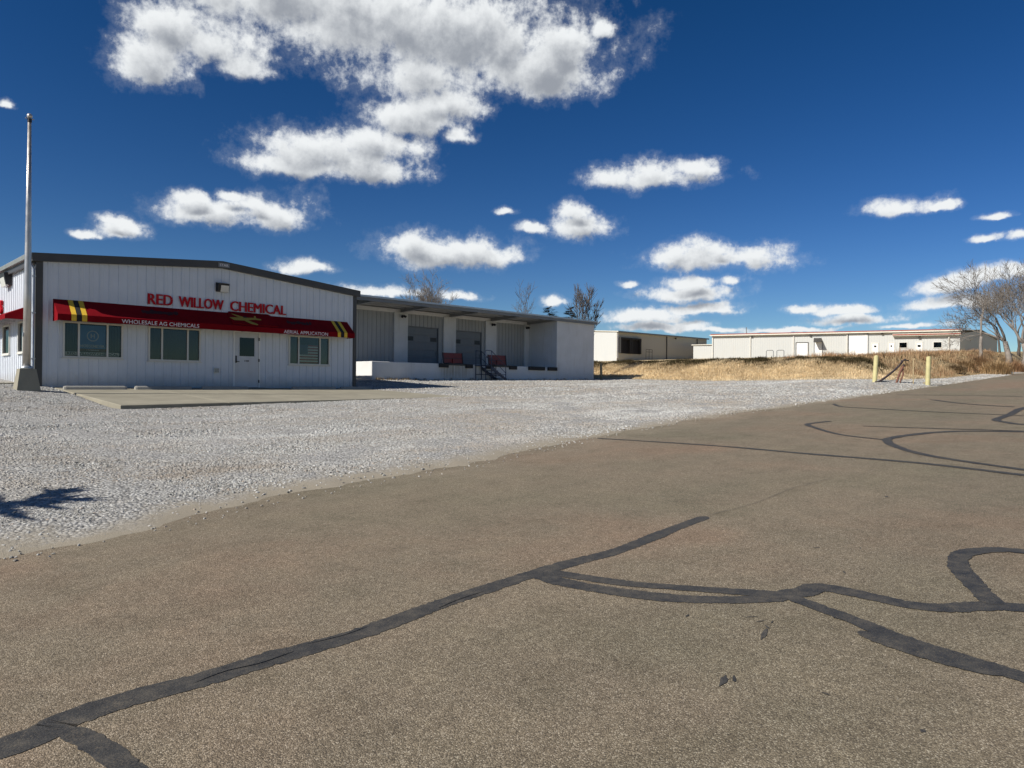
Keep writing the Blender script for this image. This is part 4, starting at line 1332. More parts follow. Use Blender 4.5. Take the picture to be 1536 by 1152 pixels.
# folding dock plates standing up against the dock edge
for a, b, lab in ((27.70, 29.26, 'upright red steel dock plate at the first roll door, nearer the office'), (31.48, 33.07, 'upright red steel dock plate behind the stair rail')):
    t = thing('dock_plate', lab, 'dock plate', ((a + b) / 2, DT + .1, DZ), 'red dock plates on the platform edge')
    y = DT + .10
    MB().hexa([(a, y, DZ + .04), (b, y, DZ + .04), (b, y + .05, DZ + .04), (a, y + .05, DZ + .04), (a, y + .10, DZ + .68), (b, y + .10, DZ + .68), (b, y + .15, DZ + .68), (a, y + .15, DZ + .68)]).build('plate', 'redplate', t)
    f = MB()
    for x0, x1 in ((a - .02, a + .03), (b - .03, b + .02)):
        f.hexa([(x0, y - .03, DZ + .03), (x1, y - .03, DZ + .03), (x1, y - .002, DZ + .03), (x0, y - .002, DZ + .03), (x0, y + .07, DZ + .70), (x1, y + .07, DZ + .70), (x1, y + .098, DZ + .70), (x0, y + .098, DZ + .70)])
    f.hexa([(a, y + .04, DZ + .32), (b, y + .04, DZ + .32), (b, y + .046, DZ + .32), (a, y + .046, DZ + .32), (a, y + .045, DZ + .36), (b, y + .045, DZ + .36), (b, y + .052, DZ + .36), (a, y + .052, DZ + .36)])
    f.build('frame', 'black', t)
    MB().hexa([(a + .7, y - .06, DZ + .01), (a + .84, y - .06, DZ + .01), (a + .84, y + .0, DZ + .01), (a + .7, y + .0, DZ + .01), (a + .72, y - .03, DZ + .33), (a + .82, y - .03, DZ + .33), (a + .82, y + .03, DZ + .33), (a + .72, y + .03, DZ + .33)]).build('hinge_arm', 'redplate', t)
    MB().tube([(a, y, DZ + .03), (b, y, DZ + .03)], .035, 8).build('hinge_pin', 'black', t)

# steel stair, climbing to the left along the dock
st = thing('steel_stair', 'dark open steel stair with handrails leaning on the dock between the red plates', 'stair', (31.2, 32.4, 1.85))
sx0, sx1, gz = 30.15, 31.95, float(terrain(31, 32.4)) + .02
top = DZ - .06
y0, y1 = 31.98, 32.88
n = 6
for y in (y0, y1):
    MB().slab([(30.62, y, top), (30.62, y, top - .2), (sx1 + .05, y, gz - .05), (sx1 + .05, y, gz + .12)], (0, .04, 0)).build('stringer', 'bluepaint', st)
    rl = MB()
    rl.tube([(30.17, y + .02, top + .95), (30.65, y + .02, top + .93), (sx1 - .02, y + .02, gz + .93)], .024, 6)
    rl.tube([(30.17, y + .02, top + .5), (30.65, y + .02, top + .48), (sx1 - .02, y + .02, gz + .48)], .02, 6)
    rl.build('handrail', 'bluepaint', st)
    for x, z0, z1 in ((30.17, gz - .05, top + .95), (30.66, gz - .05, top + .93), (sx1 - .02, gz - .05, gz + .93)):
        MB().tube([(x, y + .02, z0), (x, y + .02, z1)], .026, 6).build('post', 'bluepaint', st)
    MB().tube([(30.17, y + .02, gz + .38), (sx1 - .02, y + .02, gz + .38)], .02, 6).build('brace', 'bluepaint', st)
MB().box(30.15, 30.66, y0 + .045, DT - .005, top - .02, top + .02).build('landing', 'bluepaint', st)
for k in range(n - 1):
    x = 30.70 + (sx1 - 30.70) * (k + .3) / (n - 1); z = top - (top - gz) * (k + 1) / n
    MB().box(x, x + .26, y0 + .045, y1 - .005, z - .02, z + .02).build('tread', 'bluepaint', st)

# ------------------------------------------------------------------ post, bollards, standpipe with hose
pz = float(terrain(43.3, 33.1))
tag(MB().tube([(43.3, 33.1, pz - .3), (43.29, 33.1, pz + .6), (43.28, 33.1, pz + 1.28), (43.28, 33.1, pz + 1.31)], [.10, .098, .09, .06], 10).build('wooden_post', 'wood', None, True), 'short weathered wooden post beside the white block wall', 'post')
for (x, y, h, lx, lab) in ((42.9, 13.52, 1.50, .10, 'pale yellow bollard with the black hose lying at its foot'), (45.0, 11.38, 1.60, .06, 'pale yellow bollard next to the road and rising hedge bank')):
    z = float(terrain(x, y)) + .0
    t = thing('bollard', lab, 'bollard', (x, y, z), 'pale yellow pipe bollards')
    d = Vector((.70, -.71, 0)) * lx
    MB().tube([(x, y, z - .3), (x + d.x, y + d.y, z + h)], .125, 16, False).build('pipe', 'bollard', t, True)
    MB().tube([(x + d.x, y + d.y, z + h - .002), (x + d.x, y + d.y, z + h + .035), (x + d.x, y + d.y, z + h + .055)], [.125, .09, .03], 16).build('cap', 'bollard', t, True)
sp_ = thing('standpipe', 'rusty standpipe with coupling and black hose drooping between the two bollards', 'standpipe', (44.3, 12.35, float(terrain(44.3, 12.35))))
z = float(terrain(44.3, 12.35))
MB().tube([(44.62, 12.0, z - .2), (44.62, 12.0, z + 1.45)], .03, 8).build('marker_stake', 'wood', sp_)
MB().tube([(44.45, 12.2, z + 1.33), (44.25, 12.4, z + 1.34), (44.2, 12.46, z + 1.28)], .035, 8).build('outlet_pipe', 'hose', sp_)
for x, y, zz in ((44.3, 12.35, 1.36), (44.2, 12.46, 1.28), (44.26, 12.40, 1.04), (44.22, 12.45, .84)):
    MB().ball((x, y, z + zz), .075, 8, 6).build('coupling', 'hose', sp_)
hp = [(44.2, 12.46, z + 1.25), (44.05, 12.6, z + 1.0), (43.8, 12.8, z + .72), (43.5, 13.05, z + .42), (43.25, 13.25, z + .20), (43.0, 13.36, z + .08), (42.8, 13.45, float(terrain(42.8, 13.45)) + .06)]
MB().tube(hp, .06, 8).build('hose', 'hose', sp_, True)
MB().tube([(44.26, 12.40, z + 1.04), (44.1, 12.52, z + .72), (43.92, 12.68, z + .05)], .06, 8).build('pipe_leg', 'rust', sp_)
MB().tube([(44.22, 12.45, z + .84), (44.2, 12.4, z + .55), (44.08, 12.55, z + .05)], .045, 8).build('pipe_leg', 'rust', sp_)
for x, y, l, a in ((45.9, 11.55, .9, -.5), (46.6, 11.7, 1.2, -.35)):
    zz = float(terrain(x, y))
    tag(MB().slab([(x, y, zz + .03), (x + l, y + l * .15, zz + .06), (x + l, y + l * .15 + .3, zz + .10), (x, y + .35, zz + .04)], (0, 0, .05)).build('fallen_board', 'wood'),
        'short dark board lying in dry grass just past the bollards' if l < 1 else 'longer dark board further up the roadside from the bollards', 'board', 'boards lying past the bollards')

# ------------------------------------------------------------------ far warehouses
def wall_frame(A, B):
    A = Vector(A); B = Vector(B); L_ = (B - A).length; e = (B - A) / L_
    nrm = Vector((e.y, -e.x))
    if nrm.dot(-A) < 0:
        nrm = -nrm
    return (lambda u, d, z: (A.x + e.x * u + nrm.x * d, A.y + e.y * u + nrm.y * d, z)), L_, e, nrm


A, B = (122.84, 67.63), (136.31, 29.72)
WR, LR, eR, nR = wall_frame(A, B)
wh = thing('far_warehouse', 'long cream metal warehouse with rusty red roof trim up the slope', 'warehouse', (129, 48, 7.2))
zb, zt = 6.2, 11.2
endv = Vector((24.0, -.9))


def local_wall(name, parent, A, B, zb, zt, mat, thick=.1):
    """a wall panel whose own x axis runs along it, so that its ribs do too"""
    A = Vector(A); B = Vector(B); L_ = (B - A).length
    me_o = MB().box(0, L_, 0, thick, 0, zt - zb).build(name, mat)
    me_o.parent = parent
    loc = Vector((A.x, A.y, zb)); pl = Vector(parent.location)
    me_o.location = loc - pl
    me_o.rotation_euler = (0, 0, math.atan2(B.y - A.y, B.x - A.x))
    return me_o


local_wall('wall', wh, A, B, zb, zt, 'far_cream')
Bv = Vector(B)
local_wall('wall', wh, B, tuple(Bv + endv), zb, 10.75, 'far_grey')
Av = Vector(A)
local_wall('wall', wh, tuple(Av + endv), A, zb, zt, 'far_cream')
# end gable and roof slopes (ridge along the length)
mid = endv / 2
rz_ = 12.0
MB().add([(Bv.x, Bv.y - .02, 10.74), (Bv.x + endv.x, Bv.y + endv.y - .02, 10.74), (Bv.x + mid.x, Bv.y + mid.y - .02, rz_ - .06)], [(0, 1, 2)]).build('gable', 'far_grey', wh)
o_ = eR * .25
MB().slab([(Av.x - .5 - o_.x, Av.y - o_.y, 11.22), (Bv.x - .5 + o_.x, Bv.y + o_.y, 11.22), (Bv.x + mid.x + o_.x, Bv.y + mid.y + o_.y, rz_), (Av.x + mid.x - o_.x, Av.y + mid.y - o_.y, rz_)], (0, 0, .12)).build('roof', 'siding_cream', wh)
MB().slab([(Av.x + mid.x - o_.x, Av.y + mid.y - o_.y, rz_), (Bv.x + mid.x + o_.x, Bv.y + mid.y + o_.y, rz_), (Bv.x + endv.x + o_.x, Bv.y + endv.y + o_.y, 10.8), (Av.x + endv.x - o_.x, Av.y + endv.y - o_.y, 10.8)], (0, 0, .12)).build('roof', 'trim_grey', wh)
MB(WR).box(-.2, LR + .2, .25, .50, 11.36, 11.52).build('roof_fascia', 'redroof', wh)
MB(WR).box(-.2, LR + .2, .25, .48, 11.14, 11.357).build('eave_board', 'siding_cream', wh)
for u in (.14, 6.97, 14.45, 23.25):
    MB(WR).box(u - .08, u + .08, .01, .16, 7.0, 11.17).build('downspout', 'vinyl', wh)
# lean-to entrance canopy
MB(WR).add([(30.3, .02, 11.0), (40.3, .02, 11.0), (40.3, .6, 10.76), (30.3, .6, 10.76), (30.3, .02, 10.75), (40.3, .02, 10.75), (40.3, .6, 10.5), (30.3, .6, 10.5)],
           [(0, 1, 2, 3), (7, 6, 5, 4), (3, 2, 6, 7), (1, 5, 6, 2), (0, 3, 7, 4)]).build('entrance_canopy', 'siding_cream', wh)
MB(WR).box(30.3, 40.3, .605, .66, 10.62, 10.80).build('canopy_trim', 'redroof', wh)
MB(WR).box(38.55, 38.7, .1, .25, 7.0, 10.52).build('canopy_post', 'vinyl', wh)


def far_door(u0, u1, z1, frame='trim_grey', leaf='white', glass=None, name='door'):
    f = MB(WR); f.box(u0 - .12, u0, .0, .08, 7.0, z1 + .12).box(u1, u1 + .12, .0, .08, 7.0, z1 + .12).box(u0, u1, .0, .08, z1, z1 + .12)
    fo = f.build(name, frame, wh)
    MB(WR).box(u0 + .001, u1 - .001, .005, .04, 7.0, z1 - .001).build('leaf', leaf, fo)
    if glass:
        MB(WR).box(glass[0], glass[1], .041, .055, glass[2], glass[3]).build('door_glass', 'glass_dark', fo)


far_door(14.95, 16.85, 9.60, 'trim', 'white')
far_door(17.98, 19.2, 9.67)
far_door(23.55, 26.5, 10.95, name='overhead_door')
far_door(27.2, 28.1, 9.35, 'vinyl', 'white', (27.5, 27.85, 8.65, 8.95))
far_door(29.75, 30.55, 9.35, 'vinyl', 'white', (30.05, 30.25, 8.65, 8.95))
far_door(33.9, 34.75, 9.4, 'vinyl', 'white', (34.1, 34.55, 8.6, 8.95))
for a, b, c, d in ((31.37, 32.5, 8.5, 9.38), (36.45, 37.6, 8.46, 9.36)):
    f = MB(WR); f.box(a - .09, a, .0, .07, c - .09, d + .09).box(b, b + .09, .0, .07, c - .09, d + .09).box(a, b, .0, .07, d, d + .09).box(a, b, .0, .07, c - .09, c)
    fo = f.build('window', 'vinyl', wh)
    MB(WR).box(a + .001, b - .001, .004, .03, c + .001, d - .001).build('pane', 'glass_dark', fo)
MB(WR).add([(17.85, .02, 10.45), (19.1, .02, 10.45), (19.1, 1.5, 9.75), (17.85, 1.5, 9.75), (17.85, .02, 10.3), (19.1, .02, 10.3), (19.1, 1.5, 9.62), (17.85, 1.5, 9.62)],
           [(0, 1, 2, 3), (7, 6, 5, 4), (3, 2, 6, 7), (1, 5, 6, 2), (0, 3, 7, 4)]).build('door_hood', 'trim', wh)
for u, zz in ((17.3, 10.92), (7.24, 10.98), (28.74, 11.0), (34.36, 10.2)):
    MB(WR).bbox(u - .17, u + .17, .02, .3, zz - .16, zz + .14, .03).build('wall_lamp', 'trim', wh)
for a in (10.0, 11.8):
    m = MB(WR)
    m.tube([(a, 2.2, 7.0), (a, 2.2, 8.1), (a + .15, 2.2, 8.22), (a + 1.05, 2.2, 8.22), (a + 1.2, 2.2, 8.1), (a + 1.2, 2.2, 7.0)], .06, 6)
    tag(m.build('pipe_guard', 'trim_grey'), 'dark pipe guard hoop before the cream warehouse, ' + ('further from its doors' if a < 11 else 'nearer its doors'), 'guard rail', 'guard hoops before the cream warehouse')
ve = MB().tube([(128.5, 63.5, 11.2), (128.5, 63.5, 13.0)], .09, 8).build('roof_vent', 'trim_grey', wh)

A2, B2 = (114.2, 83.5), (144.75, 81.0)
WL, LL, eL, nL = wall_frame(A2, B2)
wl = thing('far_depot', 'tan metal depot with dark dock doors and sunlit end, beyond the grass bank', 'warehouse', (128, 84, 7.2))
A2v, B2v = Vector(A2), Vector(B2)
back2 = Vector((1.5, 16.0))
local_wall('wall', wl, A2, B2, 6.2, 12.2, 'far_grey')
local_wall('wall', wl, tuple(A2v + back2), A2, 6.2, 12.25, 'far_cream', .12)
local_wall('wall', wl, B2, tuple(B2v + back2), 6.2, 12.2, 'far_grey')
mid2 = back2 / 2
MB().slab([(A2v.x - .25, A2v.y - .5, 12.2), (B2v.x + .25, B2v.y - .5, 12.2), (B2v.x + mid2.x + .25, B2v.y + mid2.y, 12.75), (A2v.x + mid2.x - .25, A2v.y + mid2.y, 12.75)], (0, 0, .15)).build('roof', 'siding_cream', wl)
MB().slab([(A2v.x + mid2.x - .25, A2v.y + mid2.y, 12.75), (B2v.x + mid2.x + .25, B2v.y + mid2.y, 12.75), (B2v.x + back2.x + .25, B2v.y + back2.y + .5, 12.2), (A2v.x + back2.x - .25, A2v.y + back2.y + .5, 12.2)], (0, 0, .15)).build('roof', 'siding_cream', wl)
MB().add([(A2v.x - .02, A2v.y, 12.25), (A2v.x + back2.x - .02, A2v.y + back2.y, 12.25), (A2v.x + mid2.x - .02, A2v.y + mid2.y, 12.76)], [(0, 1, 2)]).build('gable', 'far_cream', wl)
MB(WL).box(-.2, LL + .2, .42, .54, 12.1, 12.38).build('roof_fascia', 'trim_grey', wl)
for a, b in ((.75, 3.6), (4.0, 6.8)):
    f = MB(WL); f.box(a - .15, a + .25, .0, .55, 8.0, 11.15).box(b - .25, b + .15, .0, .55, 8.0, 11.15).box(a + .25, b - .25, .0, .55, 10.8, 11.15)
    fo = f.build('dock_door', 'rubber', wl)
    MB(WL).box(a + .26, b - .26, .005, .05, 8.0, 10.79).build('leaf', 'dark', fo)
for u in (15.94, 26.9):
    MB(WL).box(u - .08, u + .08, .01, .16, 7.0, 12.05).build('downspout', 'trim', wl)
MB(WL).bbox(18.75, 19.1, .02, .3, 11.65, 11.95, .03).build('wall_lamp', 'trim', wl)
MB(WL).box(.05, .45, -.05, .05, 7.0, 12.0).build('corner_trim', 'white', wl)
m = MB(WL)
for u in (7.6, 8.6, 9.6):
    m.tube([(u, 1.2, 7.0), (u, 1.2, 9.0)], .05, 5)
m.tube([(7.6, 1.2, 9.0), (9.6, 1.2, 9.0)], .05, 5).tube([(7.6, 1.2, 8.5), (9.6, 1.2, 8.5)], .05, 5)
m.build('stair_rail', 'trim', wl)
# small link building between them
lk = thing('far_shed', 'small cream shed in the gap between the two far warehouses', 'shed', (128, 72, 7.2))
local_wall('wall', lk, (133.0, 77.5), (135.0, 70.0), 6.2, 10.2, 'far_cream')
MB().slab([(132.7, 77.8, 10.2), (134.8, 69.6, 10.2), (142, 71.5, 10.5), (140, 79.5, 10.5)], (0, 0, .14)).build('roof', 'siding_cream', lk)


# ------------------------------------------------------------------ vegetation
def mass(name, V, F, mat, cols=None, parent=None, smooth=False):
    me = bpy.data.meshes.new(name)
    V = np.asarray(V, np.float32); F = np.asarray(F, np.int32)
    me.vertices.add(len(V)); me.vertices.foreach_set('co', V.ravel())
    k = F.shape[1]
    me.loops.add(F.size); me.loops.foreach_set('vertex_index', F.ravel())
    me.polygons.add(len(F)); me.polygons.foreach_set('loop_start', np.arange(0, F.size, k))
    if smooth:
        me.polygons.foreach_set('use_smooth', np.ones(len(F), bool))
    if cols is not None:
        at = me.attributes.new('tint', 'FLOAT_COLOR', 'POINT'); at.data.foreach_set('color', np.asarray(cols, np.float32).ravel())
    me.update(calc_edges=True)
    me.materials.append(mat)
    o = bpy.data.objects.new(name, me); COL.objects.link(o)
    if parent is not None:
        o.parent = parent; o.matrix_parent_inverse = parent_inv(parent)
    return o


def tint_mat(name, rough=0.85, trans=0.25):
    t = NT(name)
    a = t.n('ShaderNodeAttribute', attribute_name='tint')
    b = t.n('ShaderNodeBsdfDiffuse'); t.l(a.outputs['Color'], b.inputs['Color'])
    tl = t.n('ShaderNodeBsdfTranslucent'); t.l(a.outputs['Color'], tl.inputs['Color'])
    mx = t.n('ShaderNodeMixShader'); mx.inputs[0].default_value = trans
    t.l(b.outputs[0], mx.inputs[1]); t.l(tl.outputs[0], mx.inputs[2]); t.l(mx.outputs[0], t.out.inputs['Surface'])
    return t.m


M['tint'] = tint_mat('dry_blades', 0.85, 0.35)


def blades(P, h, lean, w, base_col, tip_col, rg, per=6, spread=.12):
    """bent dry blades: per tuft several two-segment blades"""
    n = len(P) * per
    C = np.repeat(P, per, 0) + np.concatenate([rg.normal(0, spread, (n, 2)), np.zeros((n, 1))], 1)
    H = np.repeat(h, per) * rg.uniform(.55, 1.15, n)
    a = rg.uniform(0, 2 * np.pi, n)
    d = np.stack([np.cos(a), np.sin(a), np.zeros(n)], 1)
    side = np.stack([-np.sin(a + rg.uniform(-1, 1, n)), np.cos(a), np.zeros(n)], 1)
    W_ = (w * rg.uniform(.6, 1.3, n))[:, None]
    ln = (np.repeat(lean, per) * rg.uniform(.3, 1.3, n))
    up = np.array([0, 0, 1.0])
    p0 = C - up * .05
    p1 = C + d * (ln * H * .35)[:, None] + up * (H * .6)[:, None]
    p2 = C + d * (ln * H)[:, None] + up * (H * (1 - .35 * np.clip(ln, 0, 1)))[:, None]
    V = np.stack([p0 - side * W_, p0 + side * W_, p1 - side * W_ * .8, p1 + side * W_ * .8, p2], 1).reshape(-1, 3)
    i = np.arange(n)[:, None] * 5
    F = np.concatenate([i + np.array([[0, 1, 3]]), i + np.array([[0, 3, 2]]), i + np.array([[2, 3, 4]])])
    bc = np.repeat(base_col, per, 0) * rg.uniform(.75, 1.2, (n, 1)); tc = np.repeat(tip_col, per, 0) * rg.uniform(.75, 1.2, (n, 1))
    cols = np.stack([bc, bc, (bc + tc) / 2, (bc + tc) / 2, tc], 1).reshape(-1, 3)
    cols = np.concatenate([cols, np.ones((len(cols), 1))], 1)
    return V, F, cols


def merge(parts):
    V, F, Cc, b = [], [], [], 0
    for v, f, c in parts:
        V.append(v); F.append(f + b); Cc.append(c); b += len(v)
    return np.concatenate(V), np.concatenate(F), np.concatenate(Cc)


rg = np.random.default_rng(11)


def nz(P, sc, k=0):
    return np.array([mnoise.fractal(Vector((p[0] * sc, p[1] * sc, k)), 0.6, 2.0, 4) for p in P])


# straw grass on the bank face and beside the road
n = 26000
pts = np.stack([rg.uniform(45.2, 53.5, n), rg.uniform(12.5, 44, n)], 1)
n2 = 6500
pts2 = np.stack([rg.uniform(46.5, 110, n2), rg.uniform(0, 1, n2)], 1)
pts2[:, 1] = edge(pts2[:, 0]) + 2.4 + pts2[:, 1] ** 1.3 * 13
pts = np.concatenate([pts, pts2])
pts = pts[pts[:, 1] > edge(pts[:, 0]) + 2.5]
pts = pts[~((pts[:, 0] < 46.6) & (rg.uniform(0, 1, len(pts)) < .55))]
P3 = np.concatenate([pts, terrain(pts[:, 0], pts[:, 1])[:, None]], 1)
q = nz(P3, .35)
h = .17 + .10 * np.clip(q + .3, -.4, 1)
straw = np.array([0.95, 0.77, 0.49]); brown = np.array([0.44, 0.32, 0.185]); green = np.array([0.15, 0.145, 0.06])
f = np.clip(.80 + .6 * q - .13 * np.clip(P3[:, 0] - 48.3, 0, 4.5), 0, 1)[:, None]
f[P3[:, 0] > 56] *= .55
col = straw * f + brown * (1 - f)
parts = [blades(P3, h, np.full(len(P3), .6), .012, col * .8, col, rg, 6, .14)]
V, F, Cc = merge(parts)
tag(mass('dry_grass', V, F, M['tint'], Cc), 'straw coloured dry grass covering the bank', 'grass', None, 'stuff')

# darker dead weeds along the brow of the bank
n = 6500
pts = np.stack([rg.normal(51.9, .8, n), rg.uniform(15.5, 46, n)], 1)
n2 = 1800
pts2 = np.stack([rg.uniform(53, 112, n2), rg.uniform(0, 1, n2)], 1); pts2[:, 1] = edge(pts2[:, 0]) + 4.5 + pts2[:, 1] * 12
pts = np.concatenate([pts, pts2])
P3 = np.concatenate([pts, terrain(pts[:, 0], pts[:, 1])[:, None]], 1)
q = nz(P3, .5, 3)
h = np.clip(.24 + .34 * q, .08, .6)
f = rg.uniform(0, 1, (len(P3), 1))
col = brown * .24 * (1 - f) + (green * .4 + brown * .1) * f
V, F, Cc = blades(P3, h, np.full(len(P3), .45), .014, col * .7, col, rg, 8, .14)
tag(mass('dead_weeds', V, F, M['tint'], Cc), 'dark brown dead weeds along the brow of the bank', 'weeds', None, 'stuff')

# loose tan and rusty brush up the roadside below the trees
n = 2600
pts = np.stack([rg.uniform(54, 110, n), rg.uniform(0, 1, n)], 1); pts[:, 1] = edge(pts[:, 0]) + 3.0 + pts[:, 1] ** 1.2 * 10
P3 = np.concatenate([pts, terrain(pts[:, 0], pts[:, 1])[:, None]], 1)
q = nz(P3, .28, 8)
P3 = P3[q > -.12]; q = q[q > -.12]
f = np.clip(.5 + 1.2 * nz(P3, .6, 5), 0, 1)[:, None]
col = np.array([.52, .30, .17]) * f + np.array([.62, .46, .27]) * (1 - f)
V, F, Cc = blades(P3, np.clip(.45 + .7 * q, .2, 1.1), np.full(len(P3), .7), .012, col * .7, col, rg, 9, .22)
tag(mass('roadside_brush', V, F, M['tint'], Cc), 'loose tan and rusty brush below the roadside trees', 'brush', None, 'stuff')

# sparse weeds at the wall feet
pts = np.concatenate([np.stack([rg.uniform(22.7, 42, 90), rg.normal(32.85, .08, 90)], 1), np.stack([rg.uniform(22.7, 25.5, 60), rg.normal(32.8, .1, 60)], 1)])
P3 = np.concatenate([pts, lot_z(pts[:, 0], pts[:, 1])[:, None]], 1)
colw = np.tile(brown * .7 + green * .3, (len(P3), 1))
V, F, Cc = blades(P3, rg.uniform(.06, .22, len(P3)), np.full(len(P3), .6), .008, colw * .6, colw, rg, 7, .06)
tag(mass('wall_weeds', V, F, M['tint'], Cc), 'dead weeds at the foot of the loading dock', 'weeds', None, 'stuff')


# ---- bare trees
TWIG = .0115


def bare_tree(name, loc, height, label, seed, spread=.5, forks=3, levels=6, trunk_r=.22, trunk_h=.28, lean=(0, 0), mat='bark', twigmat='twig', up=.25, group=None, multi=1, wig=.28, sparse=False, twig=TWIG):
    r = random.Random(seed)
    root = thing(name, label, 'tree', loc, group)
    tk, cr = MB(), MB()

    def perp(d):
        v = Vector((r.gauss(0, 1), r.gauss(0, 1), r.gauss(0, 1)))
        v = v - d * v.dot(d)
        return v.normalized()

    def grow(p, d, L, rad, lev):
        segs = 4 if lev < 2 else 3 if lev < 4 else 2
        path, q = [p.copy()], p.copy()
        dd = d.copy()
        for k in range(segs):
            dd = (dd + perp(dd) * (wig if lev < 3 else wig * .55) * r.uniform(.3, 1) + Vector((0, 0, up * .18))).normalized()
            q = q + dd * L / segs
            path.append(q.copy())
        rad = max(rad, twig)
        tip = max(rad * (.62 if lev < levels - 1 else .3), twig * .7)
        rr = [rad + (tip - rad) * k / segs for k in range(segs + 1)]
        (tk if lev == 0 else cr).tube(path, rr, 8 if lev == 0 else 5 if lev < 3 else 3, lev < 2)
        if lev >= levels - 1:
            return
        n = r.choice([forks - 1, forks, forks]) if lev else forks
        for k in range(n):
            a = perp(dd)
            nd = (dd * (1 - spread * .55) + a * spread * r.uniform(.6, 1.25) + Vector((0, 0, up * .35))).normalized()
            i = segs if k < 2 or lev == 0 else r.randint(1, segs)
            grow(path[i], nd, L * r.uniform(.62, .88), rr[i] * r.uniform(.55, .8), lev + 1)
        if lev >= 2:           # side twigs
            for k in range(1 if sparse else 3):
                i = r.randint(1, segs)
                grow(path[i], (dd * .9 + perp(dd) * .7).normalized(), L * r.uniform(.5, .85), rr[i] * .4, min(levels - 1, lev + 2))
    for k in range(multi):
        b = Vector(loc) + Vector((r.uniform(-.4, .4), r.uniform(-.4, .4), 0)) * (multi > 1) - Vector((0, 0, .3))
        d = Vector((lean[0] + r.uniform(-.2, .2) * (multi > 1), lean[1] + r.uniform(-.2, .2) * (multi > 1), 1)).normalized()
        grow(b, d, height * trunk_h, trunk_r * r.uniform(.75, 1.1), 0)
    # fit the height asked for
    allv = tk.v + cr.v
    top = max(v[2] for v in allv)
    k = height / (top - loc[2])
    for mb in (tk, cr):
        mb.v = [(loc[0] + (v[0] - loc[0]) * k, loc[1] + (v[1] - loc[1]) * k, loc[2] + (v[2] - loc[2]) * k) for v in mb.v]
    tk.build('trunk', mat, root, True)
    cr.build('crown', twigmat, root, True)
    return root


def at_px(px, py, D):
    d = camera.matrix_world.to_3x3() @ Vector(((px - 768) / 1064, -(py - 576) / 1064, -1))
    return Vector((0, 0, CAM_Z)) + d * D


def ground_under(px, D):
    p = at_px(px, 540, D)
    return (p.x, p.y, float(terrain(p.x, p.y)))


TREES = [
    # px, top py, D, label, seed, kwargs
    (1470, 398, 72, 'slender forked bare tree, first of the row beside the far warehouse end', 5, dict(spread=.34, levels=6, forks=2, trunk_r=.20, trunk_h=.30, up=.9, mat='bark', twigmat='bark', wig=.18, sparse=True, twig=.014)),
    (1512, 392, 74, 'broad grey bare tree with a pale trunk in the roadside row', 15, dict(spread=.52, levels=7, forks=3, trunk_r=.30, trunk_h=.27, up=.30, lean=(.05, -.05))),
    (1532, 396, 70, 'dense grey bare tree before the tall one at the picture edge', 17, dict(spread=.55, levels=7, forks=3, trunk_r=.26, trunk_h=.26, up=.35)),
    (1545, 384, 80, 'tall grey bare tree cut by the picture edge', 23, dict(spread=.55, levels=7, forks=3, trunk_r=.30, trunk_h=.27, up=.3)),
    (1500, 425, 96, 'smaller bare tree further back between the pale trunks', 31, dict(spread=.5, levels=7, forks=3, trunk_r=.25, trunk_h=.3, up=.35, twigmat='twig', mat='bark_dark')),
    (1528, 412, 104, 'dark bare tree at the back of the roadside row', 37, dict(spread=.5, levels=7, forks=3, trunk_r=.25, trunk_h=.3, up=.35, twigmat='twig', mat='bark_dark')),
    (1580, 395, 92, 'bare tree standing just past the picture edge', 41, dict(spread=.55, levels=6, forks=3, trunk_r=.3, trunk_h=.27, up=.3)),
    (889, 428, 57, 'upright sparse bare tree behind the white block wall', 52, dict(spread=.34, levels=6, forks=3, trunk_r=.17, trunk_h=.3, up=.7, mat='bark_dark', twigmat='bark_dark', wig=.2, twig=.017)),
    (611, 404, 78, 'rounded bare tree top above the dock roof nearest the office', 61, dict(spread=.5, levels=7, forks=3, trunk_r=.28, trunk_h=.3, up=.3, mat='bark_dark', twig=.017)),
    (652, 430, 82, 'low spreading bare tree top behind the dock roof', 67, dict(spread=.65, levels=7, forks=3, trunk_r=.25, trunk_h=.25, up=.05, mat='bark_dark', twig=.017)),
    (783, 420, 72, 'thin leaning bare tree rising behind the middle of the dock roof', 73, dict(spread=.3, levels=6, forks=2, trunk_r=.16, trunk_h=.35, up=.7, mat='bark_dark', twigmat='bark_dark', lean=(-.05, .05), twig=.017)),
]
for px, py, D, lab, seed, kw in TREES:
    g_ = ground_under(px, D)
    top = at_px(px, py, D).z
    bare_tree('bare_tree', g_, (top - g_[2]) * 1.05, lab, seed, group='bare winter trees', **kw)


